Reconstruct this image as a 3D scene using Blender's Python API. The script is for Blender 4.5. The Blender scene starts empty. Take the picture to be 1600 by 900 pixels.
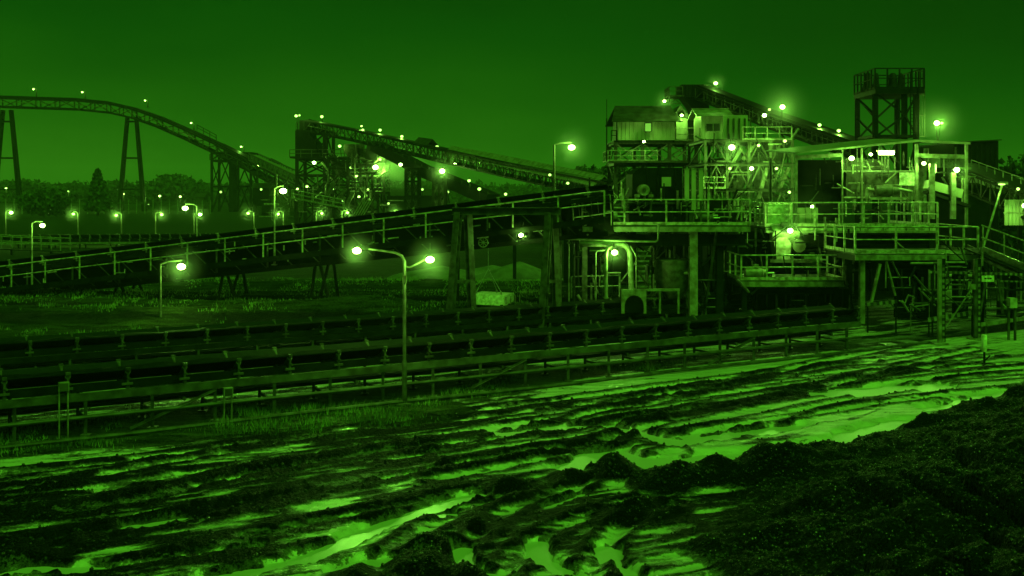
import bpy, math, random
import numpy as np
from mathutils import Vector, Matrix
random.seed(7); RNG = np.random.default_rng(7)
R = math.radians
S = bpy.context.scene
COL = S.collection
H, HZ = 5.5, 300.0          # eye height in metres, picture row of the horizon (1600 x 900 frame)
# ------------------------------------------------------------------ camera
cd = bpy.data.cameras.new('camera'); cam = bpy.data.objects.new('camera', cd); COL.objects.link(cam)
cam.location = (0, 0, H); cam.rotation_euler = (R(90), 0, 0)
cd.sensor_width = 36; cd.lens = 36; cd.shift_y = -(450 - HZ) / 1600; cd.clip_start = .1; cd.clip_end = 9000
S.camera = cam
# ------------------------------------------------------------------ sky and low dusk light, seen in the green of the photograph
SUN_EL, SUN_AZ = R(52), R(150)
SKY_K = .0200          # sky strength          # elevation, azimuth from the view direction
w = bpy.data.worlds.new('World'); S.world = w; w.use_nodes = True
nt = w.node_tree; nt.nodes.clear()
o = nt.nodes.new('ShaderNodeOutputWorld'); bg = nt.nodes.new('ShaderNodeBackground')
sky = nt.nodes.new('ShaderNodeTexSky'); sky.sky_type = 'NISHITA'; sky.sun_disc = False
sky.sun_elevation = SUN_EL; sky.sun_rotation = SUN_AZ; sky.air_density = .55; sky.dust_density = .3; sky.ozone_density = 1
bw = nt.nodes.new('ShaderNodeRGBToBW')
def wn(ty, **k):
    n = nt.nodes.new(ty)
    for a_, b_ in k.items(): setattr(n, a_, b_)
    return n
tc = wn('ShaderNodeTexCoord'); mp = wn('ShaderNodeMapping'); mp.inputs['Scale'].default_value = (1, 1, 4); mp.inputs['Location'].default_value = (3.1, 0, .4)
nz = wn('ShaderNodeTexNoise'); nz.inputs['Scale'].default_value = 1.7; nz.inputs['Detail'].default_value = 6
mr = wn('ShaderNodeMapRange'); mr.inputs[1].default_value = .3; mr.inputs[2].default_value = .7; mr.inputs[3].default_value = .74; mr.inputs[4].default_value = 1.26
sx = wn('ShaderNodeSeparateXYZ'); gx = wn('ShaderNodeMapRange'); gx.inputs[1].default_value = -1; gx.inputs[2].default_value = 1; gx.inputs[3].default_value = 1.45; gx.inputs[4].default_value = .38
mm = wn('ShaderNodeMath', operation='MULTIPLY'); m2 = wn('ShaderNodeMath', operation='MULTIPLY'); m3 = wn('ShaderNodeMath', operation='MULTIPLY'); m3.inputs[1].default_value = SKY_K
cr = wn('ShaderNodeValToRGB'); e_ = cr.color_ramp.elements          # the photograph's green tone scale
e_[0].position = 0; e_[0].color = (0, 0, 0, 1); e_[1].position = 1; e_[1].color = (.32, 1.0, .08, 1)
for p_, c_ in ((.06, (.002, .06, .0012)), (.10, (.0085, .10, .002)), (.16, (.024, .16, .0045)), (.4, (.10, .4, .02))):
    k_ = e_.new(p_); k_.color = (*c_, 1)
L = nt.links.new
L(sky.outputs[0], bw.inputs[0]); L(tc.outputs['Generated'], mp.inputs[0]); L(mp.outputs[0], nz.inputs['Vector']); L(nz.outputs[0], mr.inputs[0])
L(tc.outputs['Generated'], sx.inputs[0]); L(sx.outputs[0], gx.inputs[0])
L(bw.outputs[0], mm.inputs[0]); L(mr.outputs[0], mm.inputs[1]); L(mm.outputs[0], m2.inputs[0]); L(gx.outputs[0], m2.inputs[1]); L(m2.outputs[0], m3.inputs[0]); L(m3.outputs[0], cr.inputs[0]); L(cr.outputs[0], bg.inputs[0]); L(bg.outputs[0], o.inputs[0])
bg.inputs[1].default_value = 1
sd = bpy.data.lights.new('sun', 'SUN'); so = bpy.data.objects.new('sun', sd); COL.objects.link(so)
sd.energy = 2.7; sd.angle = R(50); sd.color = (.15, 1, .025)
d = Vector((math.sin(SUN_AZ) * math.cos(SUN_EL), math.cos(SUN_AZ) * math.cos(SUN_EL), math.sin(SUN_EL)))
so.rotation_euler = (-d).to_track_quat('-Z', 'Y').to_euler()
vs = S.view_settings; vs.view_transform = 'Standard'; vs.look = 'None'; vs.exposure = 0; vs.gamma = 1; vs.use_curve_mapping = False
cy = S.cycles; cy.use_denoising = True; cy.use_light_tree = True; cy.sample_clamp_indirect = 3; cy.sample_clamp_direct = 60
cy.max_bounces = 5; cy.diffuse_bounces = 2; cy.glossy_bounces = 3; cy.volume_bounces = 0; cy.caustics_reflective = False; cy.caustics_refractive = False
LAMP_COL = (.31, 1, .08)

# ------------------------------------------------------------------ helpers
def V(px, py, Y): return Vector(((px - 800) / 1600 * Y, Y, H - (py - HZ) / 1600 * Y))
def G(px, py):
    Y = 1600 * H / (py - HZ); return Vector(((px - 800) / 1600 * Y, Y, 0))
def X(px, Y): return (px - 800) / 1600 * Y
def Z(py, Y): return H - (py - HZ) / 1600 * Y
WM = {}
def _put(o, M, par):
    COL.objects.link(o)
    if par is not None:
        o.parent = par; o.matrix_parent_inverse = WM[par.name].inverted()
    o.matrix_basis = M; WM[o.name] = M.copy(); return o
def thing(name, label, cat, loc=(0, 0, 0), group=None):
    o = bpy.data.objects.new(name, None); o.empty_display_size = .2
    _put(o, Matrix.Translation(Vector(loc)), None)
    o['label'] = label; o['category'] = cat; o['kind'] = 'thing'
    if group: o['group'] = group
    return o
def tag(o, label, cat, group=None):
    o['label'] = label; o['category'] = cat
    if group: o['group'] = group
    return o
# --- materials
MATS = {}
def mat(name, col, rough=.5, metal=0, var=.35, scale=6, bump=.0, bscale=40, dirt=None, stretch=None, spec=.5):
    m = bpy.data.materials.new(name); m.use_nodes = True; t = m.node_tree; b = t.nodes['Principled BSDF']; l = t.links.new
    tc = t.nodes.new('ShaderNodeTexCoord'); src = tc.outputs['Object']
    geo = t.nodes.new('ShaderNodeNewGeometry'); src = geo.outputs['Position']
    if stretch:
        mp = t.nodes.new('ShaderNodeMapping'); mp.inputs['Scale'].default_value = stretch; l(src, mp.inputs[0]); src = mp.outputs[0]
    n = t.nodes.new('ShaderNodeTexNoise'); n.inputs['Scale'].default_value = scale; n.inputs['Detail'].default_value = 6; l(src, n.inputs['Vector'])
    r = t.nodes.new('ShaderNodeValToRGB'); l(n.outputs[0], r.inputs[0])
    lo = [c * (1 - var) for c in col]; hi = [min(1, c * (1 + var)) for c in col]
    if dirt: lo = dirt
    r.color_ramp.elements[0].position = .36; r.color_ramp.elements[1].position = .64
    r.color_ramp.elements[0].color = (*lo, 1); r.color_ramp.elements[1].color = (*hi, 1)
    l(r.outputs[0], b.inputs['Base Color'])
    b.inputs['Roughness'].default_value = rough; b.inputs['Metallic'].default_value = metal; b.inputs['Specular IOR Level'].default_value = spec
    if bump:
        n2 = t.nodes.new('ShaderNodeTexNoise'); n2.inputs['Scale'].default_value = bscale; n2.inputs['Detail'].default_value = 5; l(geo.outputs['Position'], n2.inputs['Vector'])
        bp = t.nodes.new('ShaderNodeBump'); bp.inputs['Strength'].default_value = bump; bp.inputs['Distance'].default_value = .03
        l(n2.outputs[0], bp.inputs['Height']); l(bp.outputs[0], b.inputs['Normal'])
    MATS[name] = m; return m
def emit(name, col, s):
    m = bpy.data.materials.new(name); m.use_nodes = True; t = m.node_tree; b = t.nodes['Principled BSDF']
    b.inputs['Base Color'].default_value = (.1, .1, .1, 1); b.inputs['Emission Color'].default_value = (*col, 1); b.inputs['Emission Strength'].default_value = s
    m.cycles.emission_sampling = 'NONE'; MATS[name] = m; return m
mat('dark_steel', (.008, .0075, .007), .6, .0, .5, 3, dirt=(.003, .003, .003), spec=.1)
mat('old_steel', (.052, .05, .043), .5, .0, .4, 4, dirt=(.018, .014, .010), spec=.3)
mat('rail_paint', (.36, .345, .29), .45, 0, .25, 5, dirt=(.12, .10, .08))
mat('pale_steel', (.18, .175, .155), .45, 0, .3, 4, dirt=(.09, .075, .055))
mat('galvanised', (.30, .30, .30), .35, .6, .3, 9)
mat('rubber', (.007, .007, .007), .6, 0, .3, 8, spec=.2)
mat('coal', (.016, .015, .014), .3, 0, .5, 12, bump=.8, bscale=14, spec=.35)
mat('sheet_wall', (.30, .285, .245), .5, 0, .12, .8, dirt=(.21, .195, .16), stretch=(2, 2, .8))
mat('sheet_roof', (.035, .035, .032), .5, 0, .3, 2, dirt=(.016, .014, .012), spec=.2)
mat('pale_roof', (.17, .165, .145), .5, 0, .3, 2, dirt=(.10, .09, .07))
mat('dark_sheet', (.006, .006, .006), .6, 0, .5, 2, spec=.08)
mat('concrete', (.34, .33, .30), .75, 0, .3, 3, bump=.3, bscale=20, dirt=(.16, .15, .13))
mat('yellow_paint', (.55, .52, .30), .5, 0, .15, 6, dirt=(.26, .22, .12))
mat('black_paint', (.01, .01, .01), .5)
mat('white_paint', (.75, .74, .68), .45, 0, .12, 8, dirt=(.4, .38, .3))
mat('foliage', (.045, .062, .025), .6, 0, .6, 1.5, spec=.1)
mat('bark', (.05, .04, .03), .8)
mat('grass_blade', (.12, .15, .06), .6, 0, .6, .8, spec=.2)
mat('worn_steel', (.06, .058, .05), .5, 0, .35, 3, dirt=(.03, .025, .018), spec=.3)
mat('dark_glass', (.012, .012, .014), .12, 0, .1)
mat('fine_heap', (.09, .088, .078), .85, 0, .3, 1.5, bump=.5, bscale=8)
emit('lamp_lens', (.52, 1, .22), 26)
emit('lamp_small', (.42, 1, .14), 2.6)
emit('lit_window', (.30, 1, .08), .55)

# --- shared unit shapes
UM = {}
def _mesh(name, v, f, m=None, smooth=False):
    me = bpy.data.meshes.new(name); me.from_pydata([tuple(p) for p in v], [], f)
    if m: me.materials.append(MATS[m])
    if smooth:
        for p in me.polygons: p.use_smooth = True
    me.update(); return me
def unit(kind, m):
    k = (kind, m)
    if k not in UM:
        if kind == 'box':
            v = [(x, y, z) for x in (0, 1) for y in (-.5, .5) for z in (-.5, .5)]
            f = [(0, 1, 3, 2), (4, 6, 7, 5), (0, 4, 5, 1), (2, 3, 7, 6), (0, 2, 6, 4), (1, 5, 7, 3)]
            UM[k] = _mesh('bar_mesh', v, f, m)
        elif kind == 'rod':
            n = 8; v = []; f = []
            for x in (0, 1):
                for i in range(n): a = i * math.tau / n; v.append((x, .5 * math.cos(a), .5 * math.sin(a)))
            for i in range(n): j = (i + 1) % n; f.append((i, j, n + j, n + i))
            f += [tuple(range(n - 1, -1, -1)), tuple(range(n, 2 * n))]
            UM[k] = _mesh('rod_mesh', v, f, m)
        elif kind == 'angle':      # L section
            t = .18; pr = [(-.5, -.5), (.5, -.5), (.5, -.5 + t), (-.5 + t, -.5 + t), (-.5 + t, .5), (-.5, .5)]
            v = [(x, a, b) for x in (0, 1) for a, b in pr]; n = 6
            f = [(i, (i + 1) % n, n + (i + 1) % n, n + i) for i in range(n)] + [(5, 4, 3, 2, 1, 0), (6, 7, 8, 9, 10, 11)]
            UM[k] = _mesh('angle_mesh', v, f, m)
        elif kind == 'ibeam':
            t = .09; pr = [(-.5, -.5), (.5, -.5), (.5, -.5 + t), (t / 2, -.5 + t), (t / 2, .5 - t), (.5, .5 - t), (.5, .5), (-.5, .5), (-.5, .5 - t), (-t / 2, .5 - t), (-t / 2, -.5 + t), (-.5, -.5 + t)]
            n = 12; v = [(x, a, b) for x in (0, 1) for a, b in pr]
            f = [(i, (i + 1) % n, n + (i + 1) % n, n + i) for i in range(n)]
            for k0 in (0, 12):
                f += [(k0 + 0, k0 + 1, k0 + 2, k0 + 11), (k0 + 3, k0 + 4, k0 + 9, k0 + 10), (k0 + 8, k0 + 5, k0 + 6, k0 + 7)]
            UM[k] = _mesh('ibeam_mesh', v, f, m)
    return UM[k]
def basis(a, b, up=Vector((0, 0, 1))):
    x = (b - a); l = x.length; x = x / l if l else Vector((1, 0, 0))
    if abs(x.dot(up)) > .999: up = Vector((0, 1, 0))
    y = up.cross(x).normalized(); z = x.cross(y); return x, y, z, l
def bar(par, name, a, b, w, h, m, kind='box', up=Vector((0, 0, 1))):
    a = Vector(a); b = Vector(b); x, y, z, l = basis(a, b, up)
    M = Matrix(((x.x * l, y.x * w, z.x * h, a.x), (x.y * l, y.y * w, z.y * h, a.y), (x.z * l, y.z * w, z.z * h, a.z), (0, 0, 0, 1)))
    return _put(bpy.data.objects.new(name, unit(kind, m)), M, par)
def rod(par, name, a, b, r, m): return bar(par, name, a, b, 2 * r, 2 * r, m, 'rod')
def box(par, name, c, s, m, rz=0):
    c = Vector(c); u = Vector((math.cos(rz), math.sin(rz), 0)) * s[0] / 2
    return bar(par, name, c - u, c + u, s[1], s[2], m)
class MB:
    def __init__(s): s.v = []; s.f = []
    def add(s, v, f):
        k = len(s.v); s.v += [Vector(p) for p in v]; s.f += [tuple(i + k for i in q) for q in f]; return s
    def bar(s, a, b, w, h, up=Vector((0, 0, 1))):
        a = Vector(a); b = Vector(b); x, y, z, l = basis(a, b, up)
        v = [p + y * i * w / 2 + z * j * h / 2 for p in (a, b) for i in (-1, 1) for j in (-1, 1)]
        return s.add(v, [(0, 1, 3, 2), (4, 6, 7, 5), (0, 4, 5, 1), (2, 3, 7, 6), (0, 2, 6, 4), (1, 5, 7, 3)])
    def box(s, c, d):
        c = Vector(c); return s.bar(c - Vector((d[0] / 2, 0, 0)), c + Vector((d[0] / 2, 0, 0)), d[1], d[2])
    def tube(s, pts, r, n=10):
        pts = [Vector(p) for p in pts]; rings = []
        ref = None
        for i, p in enumerate(pts):
            t = ((pts[min(i + 1, len(pts) - 1)] - pts[max(i - 1, 0)])).normalized()
            if ref is None: ref = Vector((0, 0, 1)) if abs(t.z) < .9 else Vector((0, 1, 0))
            y = (ref - t * ref.dot(t)).normalized(); ref = y; z = t.cross(y)
            rr = r[i] if isinstance(r, (list, tuple)) else r
            rings.append([p + (y * math.cos(a) + z * math.sin(a)) * rr for a in [k * math.tau / n for k in range(n)]])
        v = [q for ring in rings for q in ring]; f = []
        for i in range(len(pts) - 1):
            for k in range(n): j = (k + 1) % n; f.append((i * n + k, i * n + j, (i + 1) * n + j, (i + 1) * n + k))
        f += [tuple(range(n - 1, -1, -1)), tuple(range((len(pts) - 1) * n, len(pts) * n))]
        return s.add(v, f)
    def lathe(s, c, prof, n=16, axis='z'):
        c = Vector(c); v = []; f = []
        for r, h in prof:
            for k in range(n):
                a = k * math.tau / n; p = (r * math.cos(a), r * math.sin(a), h)
                if axis == 'y': p = (p[0], p[2], p[1])
                if axis == 'x': p = (p[2], p[0], p[1])
                v.append(c + Vector(p))
        m = len(prof)
        for i in range(m - 1):
            for k in range(n): j = (k + 1) % n; f.append((i * n + k, i * n + j, (i + 1) * n + j, (i + 1) * n + k))
        f += [tuple(range(n - 1, -1, -1)), tuple(range((m - 1) * n, m * n))]
        return s.add(v, f)
    def prism(s, poly, off):
        n = len(poly); poly = [Vector(p) for p in poly]; off = Vector(off)
        return s.add(poly + [p + off for p in poly], [tuple(range(n - 1, -1, -1)), tuple(range(n, 2 * n))] + [(i, (i + 1) % n, n + (i + 1) % n, n + i) for i in range(n)])
    def build(s, name, m, par=None, smooth=False, org=None):
        org = Vector(org) if org is not None else (WM[par.name].translation.copy() if par is not None else Vector((0, 0, 0)))
        me = _mesh(name, [p - org for p in s.v], s.f, m, smooth)
        if smooth:
            try: me.set_sharp_from_angle(angle=R(40))
            except Exception: pass
        return _put(bpy.data.objects.new(name, me), Matrix.Translation(org), par)
def fast_mesh(name, verts, faces, nper, m, smooth=False):
    me = bpy.data.meshes.new(name); nv = len(verts); nf = len(faces)
    me.vertices.add(nv); me.vertices.foreach_set('co', np.ascontiguousarray(verts, dtype=np.float32).ravel())
    me.loops.add(nf * nper); me.loops.foreach_set('vertex_index', np.ascontiguousarray(faces, dtype=np.int32).ravel())
    me.polygons.add(nf); me.polygons.foreach_set('loop_start', np.arange(0, nf * nper, nper, dtype=np.int32))
    if smooth: me.polygons.foreach_set('use_smooth', np.ones(nf, dtype=bool))
    me.update(calc_edges=True); me.validate()
    if m is not None: me.materials.append(m if not isinstance(m, str) else MATS[m])
    return me

# ------------------------------------------------------------------ ground
TAB = RNG.random((256, 256))
def vn(x, y, s=0):
    x = x + s * 17.31; y = y + s * 9.77
    xi = np.floor(x).astype(int); yi = np.floor(y).astype(int); fx = x - xi; fy = y - yi
    fx = fx * fx * (3 - 2 * fx); fy = fy * fy * (3 - 2 * fy)
    a = TAB[xi & 255, yi & 255]; b = TAB[(xi + 1) & 255, yi & 255]; c = TAB[xi & 255, (yi + 1) & 255]; e = TAB[(xi + 1) & 255, (yi + 1) & 255]
    return (a * (1 - fx) + b * fx) * (1 - fy) + (c * (1 - fx) + e * fx) * fy
def fbm(x, y, o=4, s=0):
    r = 0; a = .5; t = 0
    for i in range(o): r = r + a * vn(x, y, s + i); t += a; a *= .55; x = x * 2.03; y = y * 2.03
    return r / t
def sst(a, b, x): t = np.clip((x - a) / (b - a), 0, 1); return t * t * (3 - 2 * t)
def polydist(x, y, pts):
    best = np.full(x.shape, 1e9); 
    for (x0, y0), (x1, y1) in zip(pts[:-1], pts[1:]):
        dx, dy = x1 - x0, y1 - y0; l2 = dx * dx + dy * dy + 1e-9
        t = np.clip(((x - x0) * dx + (y - y0) * dy) / l2, 0, 1)
        best = np.minimum(best, np.hypot(x - x0 - t * dx, y - y0 - t * dy))
    return best
def gp(pts):      # picture marks on level ground to metres, smoothed
    p = [G(a, b) for a, b in pts]; out = []
    for i in range(len(p) - 1):
        p0 = p[max(i - 1, 0)]; p1 = p[i]; p2 = p[i + 1]; p3 = p[min(i + 2, len(p) - 1)]
        for k in range(4):
            t = k / 4; q = .5 * ((2 * p1) + (p2 - p0) * t + (2 * p0 - 5 * p1 + 4 * p2 - p3) * t * t + (3 * p1 - p0 - 3 * p2 + p3) * t ** 3)
            out.append((q.x, q.y))
    out.append((p[-1].x, p[-1].y)); return out
def offset(pts, d):
    out = []
    for i, (x, y) in enumerate(pts):
        a = pts[max(i - 1, 0)]; b = pts[min(i + 1, len(pts) - 1)]; dx, dy = b[0] - a[0], b[1] - a[1]; l = math.hypot(dx, dy) + 1e-9
        out.append((x - dy / l * d, y + dx / l * d))
    return out
TRACKS = [[(-60, 800), (150, 765), (350, 725), (560, 690), (760, 668), (1000, 635), (1250, 600), (1600, 562)],
          [(-60, 762), (200, 735), (480, 694), (700, 662), (900, 634), (1150, 600), (1400, 572)],
          [(120, 822), (330, 780), (520, 742), (740, 700), (960, 672), (1200, 640), (1420, 610), (1640, 590)],
          [(640, 730), (800, 700), (960, 655), (1150, 615), (1330, 580), (1500, 553)],
          [(-40, 880), (180, 850), (360, 815), (540, 778), (720, 745), (880, 718), (1010, 690)],
          [(680, 930), (715, 865), (800, 810), (920, 770), (1050, 735)],
          [(800, 930), (835, 860), (890, 805), (980, 772)],
          [(-40, 835), (200, 800), (420, 752), (640, 712)],
          [(900, 690), (1050, 660), (1230, 625), (1420, 592), (1620, 575)],
          [(1000, 640), (1180, 605), (1340, 570), (1480, 540)]]
PUD = [([(300, 905), (450, 872), (530, 845), (600, 812), (680, 785), (745, 767)], .27), ([(985, 716), (1060, 727), (1120, 712), (1200, 705), (1290, 690), (1350, 670), (1420, 657)], .50),
       ([(895, 726), (935, 706), (1010, 712), (1090, 728)], .40), ([(838, 842), (848, 866), (884, 890)], .2), ([(945, 850), (962, 872), (1000, 898)], .2), ([(722, 850), (735, 880), (772, 892)], .16),
       ([(530, 885), (590, 868), (660, 862)], .18), ([(-20, 893), (60, 880), (140, 884)], .22), ([(855, 787), (912, 766)], .16), ([(1465, 637), (1525, 620), (1610, 605)], .42),
       ([(300, 862), (400, 850)], .16), ([(1300, 612), (1380, 604), (1460, 600)], .6), ([(1050, 690), (1160, 672), (1260, 660)], .35), ([(640, 803), (700, 797)], .16),
       ([(150, 765), (260, 748), (380, 730)], .12), ([(780, 672), (900, 662), (980, 668), (1060, 690)], .28), ([(200, 815), (300, 800)], .1)]
TRACKG = []
for t in TRACKS:
    g = gp(t); e = random.uniform(.85, 1.05)
    for dd in (-e, e): TRACKG.append(offset(g, dd + random.uniform(-.1, .1)))
PUDG = [(gp(a), b) for a, b in PUD]
PILEB = [(p.x, p.y) for p in [G(1600, 610), G(1480, 638), G(1380, 662), G(1250, 690), G(1150, 735), G(1110, 780), G(1085, 850), G(1075, 920)]]
PILEP = [(45, 32), (20, 30)] + PILEB + [(1.5, 8), (-4, 3), (-6, -12), (45, -12)]
MOUNDS = [(965, 740, .85, .62), (1040, 755, .8, .42), (1120, 745, .9, .6), (1195, 740, 1.1, .7), (885, 745, .6, .28), (800, 760, .7, .22), (1290, 720, 1.2, .3), (1430, 664, 1.1, .3), (1535, 645, 1.0, .25), (1590, 622, 1.0, .4),
          (690, 850, .9, .26), (680, 890, .8, .28), (760, 820, .8, .2), (20, 868, .7, .2), (560, 900, .5, .15), (1010, 800, .9, .16)]
MOUNDG = [(G(a, b).x, G(a, b).y, r, h) for a, b, r, h in MOUNDS]
def inside(x, y, poly):
    r = np.zeros(x.shape, bool); n = len(poly)
    for i in range(n):
        x0, y0 = poly[i]; x1, y1 = poly[(i + 1) % n]
        c = ((y0 > y) != (y1 > y)) & (x < (x1 - x0) * (y - y0) / (y1 - y0 + 1e-12) + x0); r ^= c
    return r
CX, CY, CT = -11.1, 22.3, 12.9 / 22.1          # near conveyor foot line
def line_y(x): return CY + (x - CX) * CT
RIDGES = [(50.0, -.05, .75, 1.3), (46.2, -.10, .7, 1.3), (42.6, .02, .72, 1.4), (58, 0, .6, 1.5)]
def BIAS(x, y): return .085 * sst(20.5, 16, y) + .035 * sst(0, -6, x) - .03 - .10 * sst(1, 7, x - (26 - y) * .8) * sst(20, 24, y)  # more silt on the right flats, lamp sheen put into its pale colour
def ground(x, y):
    """height, silt, turf"""
    ca, sa = .863, .505
    u = x * ca + y * sa; v = -x * sa + y * ca
    near = 1 - sst(60, 110, y)
    wv_ = (fbm(u * .12, v * .12, 2, 13) - .5) * 2.2; streak = fbm(u * .5, (v + wv_) * 4.2, 5, 3); lumps = fbm(x * 1.6, y * 1.6, 4, 11); fine = fbm(x * 7, y * 7, 3, 21); big = fbm(x * .22, y * .22, 3, 31)
    h = (streak - .5) * .10 + (lumps - .5) * .05 + (fine - .5) * .022
    rough = sst(.45, .62, fbm(x * .9, y * .9, 3, 41))
    yard = (y < 40)
    fst = fbm(u * 1.1, (v + wv_) * 8.5, 3, 23)
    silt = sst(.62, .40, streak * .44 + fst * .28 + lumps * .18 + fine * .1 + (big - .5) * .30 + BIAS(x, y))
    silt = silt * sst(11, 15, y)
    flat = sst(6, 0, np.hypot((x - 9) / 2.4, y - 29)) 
    silt = np.clip(silt + flat * .75 * sst(.62, .5, streak * .6 + fine * .4), 0, 1)  # flats paler still: silt plus lamp sheen put into the colour
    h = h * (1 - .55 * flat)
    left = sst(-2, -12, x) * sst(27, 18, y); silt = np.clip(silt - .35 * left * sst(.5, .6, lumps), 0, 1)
    m = (y > 9) & (y < 46)
    for g in TRACKG:
        dd = polydist(x[m], y[m], g) + (fine[m] - .5) * .12
        cut = np.exp(-(dd / .15) ** 2); rid = np.exp(-((dd - .30) / .1) ** 2)
        h[m] += -.07 * cut + .05 * rid
        silt[m] = np.clip(silt[m] + .35 * cut * (big[m] > .40) - .8 * rid, 0, 1)
    # coal pile
    wob = (fbm(x * .7, y * .7, 3, 66) - .5) * 2.6; ins = inside(x + wob, y + wob * .5, PILEP); pd = polydist(x + wob, y + wob * .5, PILEB)
    pile = np.where(ins, 1, 0) * np.minimum(2.6, .17 * np.maximum(pd - .1, 0) ** 1.18)
    pu = fbm(x * .7 + y * .25, y * .35, 4, 51)
    pile = pile * (1 + .35 * (pu - .5)) + np.where(ins, 1, 0) * np.minimum(1, pd) * ((fbm(x * 1.3, y * 1.3, 4, 61) - .5) * .34 + (fine - .5) * .06)
    # water-worn gullies running down towards the camera side
    gl = np.abs(fbm(x * 1.4 + .2 * y, y * .25, 3, 71) - .5) * 2
    pile -= np.where(ins, 1, 0) * .28 * np.exp(-(gl / .10) ** 2) * sst(1.2, 4, pd)
    h = h + pile; coal = np.where(ins, sst(-.1, .7, pd + (fine - .5) * .5), 0)
    for mx, my, r, hh in MOUNDG:
        q = np.hypot(x - mx, (y - my) * 1.15) + (fbm(x * 1.1, y * 1.1, 2, 44) - .5) * .8 * r + (fine - .5) * .06; e = np.clip(1 - q / r, 0, 1); e = e * e * (3 - 2 * e) * .75 + e * .25
        h += .72 * e * hh * (1 + .12 * (fine - .5)); coal = np.maximum(coal, sst(0, .22, e))
    silt = silt * (1 - coal)
    for g, hw in PUDG:
        dd = polydist(x[m], y[m], g) + (lumps[m] - .5) * hw * 1.3 + (fine[m] - .5) * .16
        e = sst(hw * 1.35, hw * .55, dd); h[m] = h[m] * (1 - e) - .20 * e; silt[m] = np.clip(silt[m] + e * .7, 0, 1)
    # clear of the conveyors: settle to level; turf and banks behind
    dl = (y - line_y(x)) * .863
    cl = sst(-.8, .3, dl); h = h * (1 - cl * .85)
    turf = np.zeros(x.shape)
    ts = sst(-2.6 + 0, -.6, dl + (big - .5) * 5 + (lumps - .5) * 2.5 - sst(-6, 10, x) * 2.6) * sst(8.5, 6.2, dl)
    turf = np.maximum(turf, ts * sst(16, 9, x) * (.08 + .92 * sst(2.4, 1.2, dl)))
    fld = sst(11.5, 13, dl) * sst(9, 1, x - (y - 40) * .3)
    bank = np.zeros(x.shape)
    for ry, sl, hh, ww in RIDGES:
        c = ry + sl * (x + 20) + (fbm(x * .12, x * 0, 2, int(ry)) - .5) * 3.2
        t = (y - c) / ww; bank += hh * np.where(t < 0, np.exp(-(t * .9) ** 2), np.exp(-(t * 2.0) ** 2))
    h = h + fld * (bank * near + .1 * (lumps - .5)); turf = np.maximum(turf, fld * (.12 + .88 * np.clip(sst(.46, .66, bank + (fine - .5) * .2) + .25 * sst(.5, .62, fbm(x * .2, y * .5, 3, 81)) + sst(52, 56, y) * .45 + sst(-10, -15, x + (y - 38) * .4) * sst(42, 40.5, y), 0, 1)))  # grassy crests pale, slopes dark: lit ridge tops put into the turf tone
    far = sst(70, 100, y); turf = np.maximum(turf, far * .8 * sst(16, 4, x - (y - 40) * .12))
    wet = sst(.56, .42, streak * .7 + lumps * .3) * sst(0, .6, dl) * sst(12, 11, dl)  # wet silt between the conveyors, glints put into its pale colour
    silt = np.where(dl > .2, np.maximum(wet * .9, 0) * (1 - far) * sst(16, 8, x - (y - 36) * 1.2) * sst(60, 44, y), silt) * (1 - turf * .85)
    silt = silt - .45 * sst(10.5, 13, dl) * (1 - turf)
    h = np.where(y > 60, h * (1 - far), h)
    return h, silt, turf
ys = np.concatenate([np.linspace(2, 12, 50, endpoint=False), np.geomspace(12, 56, 560, endpoint=False), np.geomspace(56, 1400, 110)])
us = np.linspace(-1, 1, 620)
YY, UU = np.meshgrid(ys, us, indexing='ij')
XX = UU * (np.maximum(YY, 10) * .62 + 6)
hh, ss, tt = ground(XX.ravel().copy(), YY.ravel().copy())
nr, nc = YY.shape
idx = np.arange(nr * nc).reshape(nr, nc)
F = np.stack([idx[:-1, :-1], idx[:-1, 1:], idx[1:, 1:], idx[1:, :-1]], -1).reshape(-1, 4)
gm = bpy.data.materials.new('yard_ground'); gm.use_nodes = True; t = gm.node_tree; b = t.nodes['Principled BSDF']; l = t.links.new
geo = t.nodes.new('ShaderNodeNewGeometry')
def noise(sc, det=6, st=None):
    n = t.nodes.new('ShaderNodeTexNoise'); n.inputs['Scale'].default_value = sc; n.inputs['Detail'].default_value = det; src = geo.outputs['Position']
    if st:
        mp = t.nodes.new('ShaderNodeMapping'); mp.inputs['Rotation'].default_value = (0, 0, R(-30)); mp.inputs['Scale'].default_value = st; l(src, mp.inputs[0]); src = mp.outputs[0]
    l(src, n.inputs['Vector']); return n.outputs[0]
def math_(op, a, c):
    n = t.nodes.new('ShaderNodeMath'); n.operation = op; n.use_clamp = False
    for i, q in enumerate((a, c)):
        if isinstance(q, (int, float)): n.inputs[i].default_value = q
        else: l(q, n.inputs[i])
    return n.outputs[0]
def ramp(src, p0, p1, c0, c1):
    r = t.nodes.new('ShaderNodeValToRGB'); l(src, r.inputs[0]); e = r.color_ramp.elements
    e[0].position = p0; e[1].position = p1; e[0].color = (*c0, 1); e[1].color = (*c1, 1); return r.outputs[0]
def mixc(f, a, c):
    n = t.nodes.new('ShaderNodeMix'); n.data_type = 'RGBA'; l(f, n.inputs[0]); l(a, n.inputs[6]); l(c, n.inputs[7]); return n.outputs[2]
at = t.nodes.new('ShaderNodeAttribute'); at.attribute_name = 'silt'; at2 = t.nodes.new('ShaderNodeAttribute'); at2.attribute_name = 'turf'
nA = noise(13, 9); nB = noise(2.2, 6, (.35, 2.2, 1)); nC = noise(34, 6)
sf = math_('ADD', at.outputs['Fac'], math_('MULTIPLY', math_('SUBTRACT', nA, .5), .9)); sf = math_('ADD', sf, math_('MULTIPLY', math_('SUBTRACT', nB, .5), .7))
sf = math_('ADD', sf, math_('MULTIPLY', math_('SUBTRACT', nC, .5), .7))
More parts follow.
